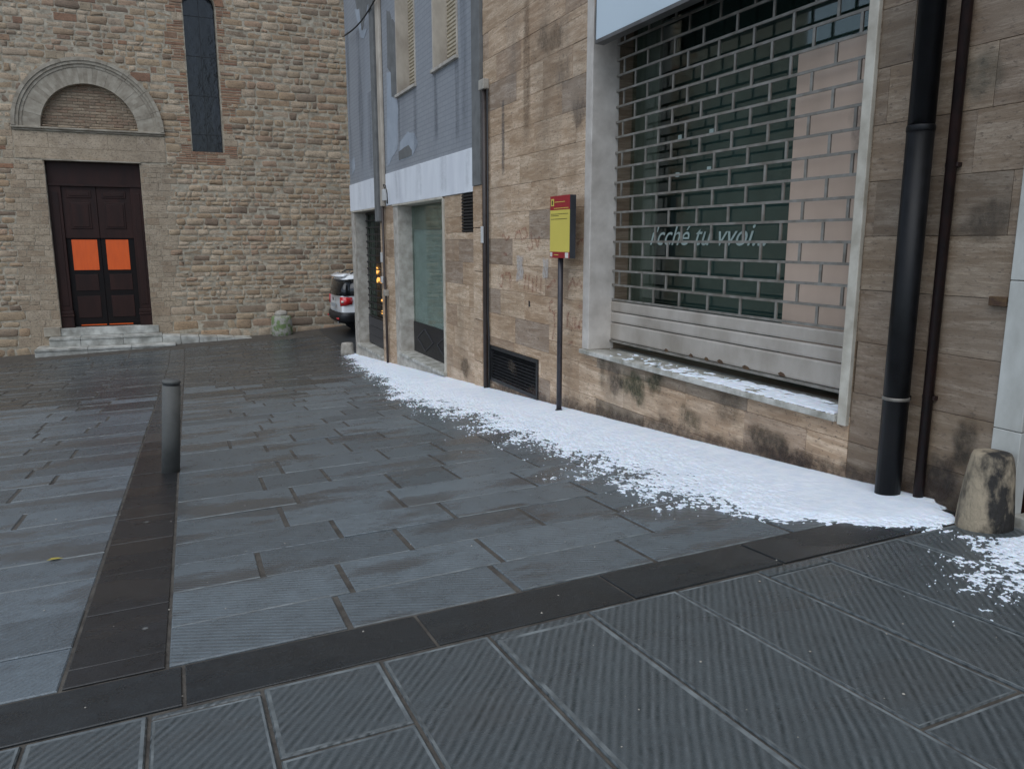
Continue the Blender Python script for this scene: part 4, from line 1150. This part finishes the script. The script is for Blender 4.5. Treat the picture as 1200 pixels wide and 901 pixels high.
for q, (cx_, cy_, w_, h_, col, amt) in enumerate([(742, 452, .75, .42, (.050, .056, .026), .75), (770, 444, .38, .42, (.040, .046, .022), .75), (808, 488, .36, .30, (.060, .055, .030), .6), (720, 450, .4, .5, (.07, .055, .04), .6),
                                            (900, 515, .8, .22, (.06, .045, .03), .7), (930, 540, 1.0, .2, (.05, .03, .022), .8), (1100, 560, .35, .40, (.030, .022, .017), .8), (1128, 520, .2, .5, (.035, .028, .02), .7),
                                            (1012, 150, .25, .45, (.06, .05, .042), .5), (1140, 90, .5, .3, (.08, .08, .06), .4), (1150, 260, .5, .3, (.07, .055, .04), .55),
                                            (640, 45, .9, .5, (.16, .115, .075), .5), (680, 130, .5, .4, (.15, .12, .095), .5), (600, 430, .5, .3, (.10, .075, .05), .5), (545, 430, .6, .4, (.11, .08, .05), .6)]):
    p = onx(cx_, cy_); stain(shop if p.y < 10.3 else blue, p.y - w_ / 2, p.y + w_ / 2, p.z - h_ / 2, p.z + h_ / 2, col, blob(amt, 5., q * 3.1), .0046 + .0002 * q)
for q, (a, b, c_, d) in enumerate(PAPERS):      # torn remains of posters
    stain(shop, a, b, c_, d, (.56, .53, .50), (lambda sd_: lambda u, v, y, z: .62 * sm(min(u, 1 - u, v, 1 - v) * 6 + 1.1 * noise.noise(Vector((y * 9, z * 9, sd_))), .05, .9))(q * 4.), .0085, 16, 'paper_scrap')
def streak(amt, s_, seed):
    return lambda u, v, y, z: amt * sm(1 - abs(u - .5) * 2 + .5 * noise.noise(Vector((y * s_, z * .9, seed))), .1, .8) * sm(v, 0, .25) * (.55 + .45 * noise.noise(Vector((y * 9, z * 1.6, seed + 3))))
for q, (x_, ya, yb, w_, col, amt) in enumerate([(617, -5, 185, .26, (.13, .085, .05), .7), (590, 118, 215, .14, (.10, .105, .11), .75), (600, 20, 120, .5, (.36, .32, .27), .4), (660, 20, 110, .4, (.17, .14, .11), .5), (705, 420, 460, .2, (.05, .045, .03), .6), (850, 452, 500, .5, (.06, .05, .035), .5)]):
    a_, b_ = onx(x_, ya), onx(x_, yb); stain(shop, b_.y - w_ / 2, b_.y + w_ / 2, b_.z, a_.z, col, streak(amt, 5, q * 2.3), .0042 + .0002 * q, 14)
for q, (y_, z0_, z1_, w_, col, amt) in enumerate([(11.1, 1.35, 2.55, .25, (.13, .14, .16), .6), (12.1, 1.5, 2.55, .2, (.14, .15, .165), .6), (13.2, 1.4, 2.5, .3, (.13, .14, .16), .6), (14.2, 1.6, 2.5, .2, (.12, .13, .145), .6), (17.2, 1.32, 4.4, .5, (.14, .15, .17), .6), (16.4, 1.32, 3., .5, (.14, .15, .165), .5), (18.3, 1.3, 4.6, .4, (.15, .16, .175), .55), (10.8, 1.3, 4., .4, (.14, .15, .17), .5)]):
    stain(blue, y_ - w_ / 2, y_ + w_ / 2, z0_, z1_, col, streak(amt, 4, q * 1.7 + 20), .0075, 14)
for q, y_ in enumerate((10.9, 12.0, 12.9, 13.7, 14.6, 16.6, 17.6)):
    y_ += random.uniform(-.3, .3); w_ = random.uniform(.12, .4)
    stain(blue, y_ - w_, y_ + w_, ZB0 + .01, ZB1 - .01, (.46, .46, .48), streak(random.uniform(.15, .4), 4, q * 1.3 + 50), .0225, 12)
def base_band(u, v, y, z):
    g_ = z - zg(WX, y); return .6 * sm(.17 + .10 * noise.noise(Vector((y * 2.2, 0, 3))) + .06 * noise.noise(Vector((y * 9, z * 9, 1))) - g_, 0, .10)
yy = 2.7
while yy < 10.2:        # splashed foot of the wall, just above the snow
    z_ = zg(WX, yy + .3); stain(shop, yy, min(yy + .6, 10.05), z_ - .05, z_ + .32, (.055, .036, .026), base_band, .0095, 24); yy += .6

# the parked car behind the corner
def make_car():
    X0, YR, Wd, Ln = 4.28, 21.62, 1.78, 4.2
    zb = zg(5.2, 22.3)
    car = thing('parked_car', 'white car with black bumper parked behind the corner of the blue grey house', 'car', loc=(X0 + Ln / 2, YR + Wd / 2, zb))
    yc = YR + Wd / 2
    # loft: stations along the length; each a half section of (half width, height)
    def ring(x, sill, belt, roof, hw, hr, ):
        pts = [(hw * .86, sill), (hw * .985, sill + .12), (hw, (sill + belt) / 2), (hw * .97, belt), (hr + (hw * .97 - hr) * .45, belt + (roof - belt) * .55), (hr, roof - .05), (hr * .86, roof)]
        return [(x, yc + s * p, zb + z) for s, seq in ((-1, pts), (1, pts[::-1])) for p, z in seq]
    S = [(0.03, .40, .98, 1.02, .80, .70), (.02, .32, 1.02, 1.30, .86, .60), (.10, .26, 1.02, 1.60, .885, .62), (.28, .24, 1.01, 1.665, .89, .64), (1.2, .22, 1.0, 1.69, .89, .65), (2.1, .22, .99, 1.67, .89, .64),
         (2.5, .22, .98, 1.55, .89, .63), (3.0, .22, .97, 1.06, .885, .70), (3.7, .22, .90, .97, .86, .68), (4.05, .26, .78, .84, .80, .6), (4.2, .34, .62, .66, .66, .5)]
    mb = MB(); n = 14
    for q in S: mb.v += ring(X0 + q[0], *q[1:])
    for i in range(len(S) - 1):
        for k in range(n):
            k2 = (k + 1) % n; mb.f.append((i * n + k, i * n + k2, (i + 1) * n + k2, (i + 1) * n + k)); mb.mi.append(0)
    mb.f.append(tuple(range(n))); mb.mi.append(0); mb.f.append(tuple(range((len(S) - 1) * n, len(S) * n))); mb.mi.append(0)
    body = mb.build('body', 'car_white', car, True)
    sub = body.modifiers.new('sub', 'SUBSURF'); sub.levels = 2; sub.render_levels = 2
    def panel(name, mat, pts, par=body):
        """thin curved sheet: list of rows of points"""
        m = MB(); c_ = len(pts[0])
        for r in pts: m.v += [tuple(p) for p in r]
        for i in range(len(pts) - 1):
            for k in range(c_ - 1): m.f.append((i * c_ + k, i * c_ + k + 1, (i + 1) * c_ + k + 1, (i + 1) * c_ + k)); m.mi.append(0)
        o = m.build(name, mat, par, True)
        s_ = o.modifiers.new('thick', 'SOLIDIFY'); s_.thickness = .03; s_.offset = 0
        return o
    def wrap(z, hw, xr, x_in, side_len):
        """path round the back of the car from the far side to the near side at one height"""
        P = [(xr + side_len, hw), (xr + .12, hw), (xr + .03, hw * .9), (x_in, hw * .5), (x_in - .012, 0), (x_in, -hw * .5), (xr + .03, -hw * .9), (xr + .12, -hw), (xr + side_len, -hw)]
        return [(X0 + a, yc + b, zb + z) for a, b in P]
    panel('rear_bumper', 'car_black', [wrap(.30, .84, .06, .02, .5), wrap(.38, .905, -.03, -.07, .5), wrap(.50, .915, -.05, -.09, .5), wrap(.60, .905, -.02, -.04, .5)])
    panel('rear_window', 'car_glass', [wrap(1.06, .865, .005, -.045, .25)[0:9], wrap(1.25, .785, .02, -.01, .25)[0:9], wrap(1.50, .69, .075, .05, .25)[0:9]])
    for sgn_ in (-1, 1):
        def sd(pts): return [[(X0 + a, yc + sgn_ * h, zb + z) for a, h, z in r] for r in pts]
        panel('side_window', 'car_glass', sd([[(.10, .83, 1.07), (.5, .872, 1.06), (1.3, .874, 1.06), (2.2, .872, 1.05), (2.75, .862, 1.05)], [(.15, .745, 1.30), (.5, .775, 1.30), (1.3, .778, 1.31), (2.1, .775, 1.30), (2.5, .768, 1.28)], [(.24, .672, 1.50), (.55, .695, 1.53), (1.3, .70, 1.55), (1.95, .697, 1.53), (2.2, .692, 1.47)]]))
        tl = panel('tail_light', 'car_red', sd([[(.01, .78, .78), (.02, .82, .78), (.10, .885, .79), (.30, .905, .83)], [(.006, .78, .90), (.016, .82, .90), (.10, .885, .90), (.33, .905, .91)], [(.012, .77, 1.02), (.024, .81, 1.03), (.11, .87, 1.03), (.32, .893, 1.02)]]))
        panel('reversing_lamp', 'sign_white', sd([[(.02, .845, .87), (.07, .895, .87)], [(.02, .845, .93), (.07, .893, .93)]]), tl)
        panel('reflector', 'car_red', sd([[(-.085, .62, .40), (-.06, .80, .40)], [(-.088, .62, .45), (-.062, .80, .45)]]))
        MB().tube([(X0 + .35, yc + sgn_ * .60, zb + 1.66), (X0 + .5, yc + sgn_ * .61, zb + 1.73), (X0 + 1.9, yc + sgn_ * .61, zb + 1.73), (X0 + 2.1, yc + sgn_ * .60, zb + 1.66)], .018, 8).build('roof_rail', 'car_black', car, True)
        for wx in (.78, 3.38):
            wh = tag(link('wheel', None, car, Vector((X0 + wx, yc + sgn_ * .80, zb + .33)) - parent_loc(car)))
            def disc(name, mat, prof):
                m = MB(); m.lathe(prof, (0, 0, 0), 28)
                m.v = [(a + X0 + wx, yc + sgn_ * (.80 + c), b + zb + .33) for a, b, c in m.v]
                return m.build(name, mat, wh, True)
            disc('tyre', 'tyre', [(.20, -.10), (.31, -.10), (.33, -.06), (.33, .06), (.31, .10), (.21, .105)])
            disc('rim', 'chrome', [(.205, .05), (.20, .10), (.17, .085), (.05, .10), (.02, .105)])
            m = MB(); m.lathe([(.36, -.06), (.40, -.05), (.40, .095), (.36, .10)], (0, 0, 0), 28)
            m.v = [(a + X0 + wx, yc + sgn_ * (.80 + c), b + zb + .33) for a, b, c in m.v]
            m.build('wheel_arch', 'car_black', car, True)
    box('number_plate', 'plate', body, X0 - .055, X0 - .035, yc - .26, yc + .26, zb + .72, zb + .83, .004)
    box('badge', 'car_black', body, X0 - .05, X0 - .035, yc - .05, yc + .05, zb + .90, zb + .99, .02)
    panel('rear_spoiler', 'car_white', [wrap(1.585, .66, .04, -.03, .3)[1:8], wrap(1.66, .60, .16, .10, .3)[1:8]])
    box('skid_plate', 'chrome', body, X0 - .03, X0 + .1, yc - .5, yc + .5, zb + .27, zb + .33, .01)
make_car()

# =================================================================== SNOW
EDGE = [(1.2, 3.0), (1.88, 3.02), (2.2, 3.18), (2.42, 3.38), (2.62, 3.56), (2.78, 3.42), (3.0, 3.22), (3.25, 2.86), (3.8, 2.72), (4.63, 2.66), (5.49, 2.68), (7.19, 2.72), (9.68, 2.60), (11.5, 2.85), (13.42, 3.02), (16, 3.30), (18.6, 3.62), (19.6, 3.95)]
def lerp_tab(tab, y):
    if y <= tab[0][0]: return tab[0][1]
    for (a, b), (c_, d) in zip(tab, tab[1:]):
        if y <= c_: return b + (d - b) * (y - a) / (c_ - a)
    return tab[-1][1]
FR = [(1.2, .9), (2.3, .75), (2.5, .6), (2.68, .4), (2.9, .12), (3.1, .22), (3.6, .62), (5, .85), (8, .8), (12, .55), (18, .4)]   # width of the broken fringe
def nz(x, y, s, k): return noise.noise(Vector((x * s, y * s, k)))
def snow_cover(x, y):
    e = lerp_tab(EDGE, y); f = lerp_tab(FR, y)
    tt = (x - e) / f
    ragged = .50 * nz(x, y, 2.4, 1.3) + .42 * nz(x, y * .8, 9, 4.1) + .62 * nz(x, y, 33, 7.7) + .75 * nz(x, y, 75, 2.2)
    k = max(0., min(1., 1.25 - tt * .9))
    return tt * 1.15 - .42 + ragged * (.25 + .75 * k)
mb = MB(); ys = []; y = 1.2
while y < 19.5: ys.append(y); y += max(.0065, .0024 * (y + 2.2))
N = 250
idx = {}
for j, y in enumerate(ys):
    e0 = lerp_tab(EDGE, y) - .55
    for i in range(N + 1):
        x = e0 + (4.02 - e0) * i / N
        cv = snow_cover(x, y)
        lim = 1.
        dd = math.hypot(x - sx_, y - sy_)
        if dd < .28: cv = min(cv, (dd - .20) * 8) if y < sy_ + .12 or x > sx_ else cv
        if x > 3.9 and y < 2.95: cv = min(cv, (y - 2.88) * 12)
        h = .0015 + .002 * min(1, max(cv, 0) * 3) + .024 * (1 - math.exp(-max(cv - .5, 0) * .9)) + .004 * max(0, min(1, cv)) * (1 + nz(x, y, 3.3, 9))
        if cv <= 0: h = -.012
        idx[(j, i)] = (x, y, zg(x, y) + .002 + h, cv)
keep = {}
for j in range(len(ys) - 1):
    for i in range(N):
        q = [(j, i), (j, i + 1), (j + 1, i + 1), (j + 1, i)]
        if sum(idx[k][3] > 0 for k in q) >= 1:
            f = []
            for k in q:
                if k not in keep: keep[k] = len(mb.v); mb.v.append(idx[k][:3])
                f.append(keep[k])
            mb.f.append(f); mb.mi.append(0)
snow = mb.build('snow', 'snow', None, True, fix=False)
tag(snow, 'strip of melting white snow lying along the foot of the wall', 'snow', kind='stuff')
# snow on the shop sill
mb = MB(); n1, n2 = 240, 26; pts = {}
for i in range(n1 + 1):
    y = SY0 + .03 + (SY1 - SY0 - .05) * i / n1
    for j in range(n2 + 1):
        x = WX - .045 + (GX + .04 - WX) * j / n2
        d = (5.6 - y) / 1.9
        cv = -.02 + .42 * d + .5 * nz(x, y, 7, 3.) + .5 * nz(x, y, 22, 8.) - (.25 if j in (0, 1, n2) else 0)
        if y < SY0 + .08: cv -= .4
        pts[(i, j)] = (x, y, SZ0 + (.002 + .012 * (1 - math.exp(-2 * cv)) if cv > 0 else -.012), cv)
kp = {}
for i in range(n1):
    for j in range(n2):
        q = [(i, j), (i, j + 1), (i + 1, j + 1), (i + 1, j)]
        if sum(pts[k][3] > 0 for k in q) >= 2:
            f = []
            for k in q:
                if k not in kp: kp[k] = len(mb.v); mb.v.append(pts[k][:3])
                f.append(kp[k])
            mb.f.append(f[::-1]); mb.mi.append(0)
tag(mb.build('sill_snow', 'snow', None, True, fix=False), 'thin patchy snow lying on the shop window sill', 'snow', kind='stuff')

# grit lying about
for nm, mt, cnt, lab, box_ in (('grit', 'pale_stone', 110, 'scattered pale grit on the paving near the camera', (-2.2, 3.6, 1.3, 6.)),):
    mb = MB()
    for _ in range(cnt):
        x, y = random.uniform(box_[0], box_[1]), box_[2] + (box_[3] - box_[2]) * random.random() ** 1.6
        r_ = random.uniform(.002, .006) * (1.5 if nm != 'grit' else 1)
        z = zg(x, y) + .001; a0 = random.uniform(0, 6)
        ring_ = [(x + r_ * random.uniform(.7, 1.3) * math.cos(a0 + k * 1.2566), y + r_ * random.uniform(.7, 1.3) * math.sin(a0 + k * 1.2566), z) for k in range(5)]
        mb.add(ring_ + [(x, y, z + r_ * random.uniform(.5, 1.))], [(k, (k + 1) % 5, 5) for k in range(5)])
    tag(mb.build(nm, mt, None, fix=False), lab, 'grit' if nm == 'grit' else 'snow', kind='stuff')

# a yellow leaf on the paving at the left
def ground_at(px, py):
    r = ray(px, py); t_ = 1.
    lo_, hi_ = .0005, .2
    for _ in range(60):
        m = (lo_ + hi_) / 2; p = r * m
        if p.z > zg(p.x, p.y): lo_ = m
        else: hi_ = m
    return r * lo_
g = ground_at(64, 656)
mb = MB(); pl_ = [(-.04, 0, .004), (-.015, .014, .010), (.012, .016, .008), (.045, 0, .005), (.012, -.014, .010), (-.017, -.012, .008)]
mb.add([(g.x + a, g.y + b, g.z + c_) for a, b, c_ in pl_] + [(g.x, g.y, g.z + .004)], [(k, (k + 1) % 6, 6) for k in range(6)])
lf = mb.build('fallen_leaf', 'leaf_yellow', None, True, fix=False)
tag(lf, 'single yellow leaf lying on the wet paving left of the dark strip', 'leaf')

sc.render.resolution_x, sc.render.resolution_y = 1024, 768
sc.render.resolution_percentage = 100
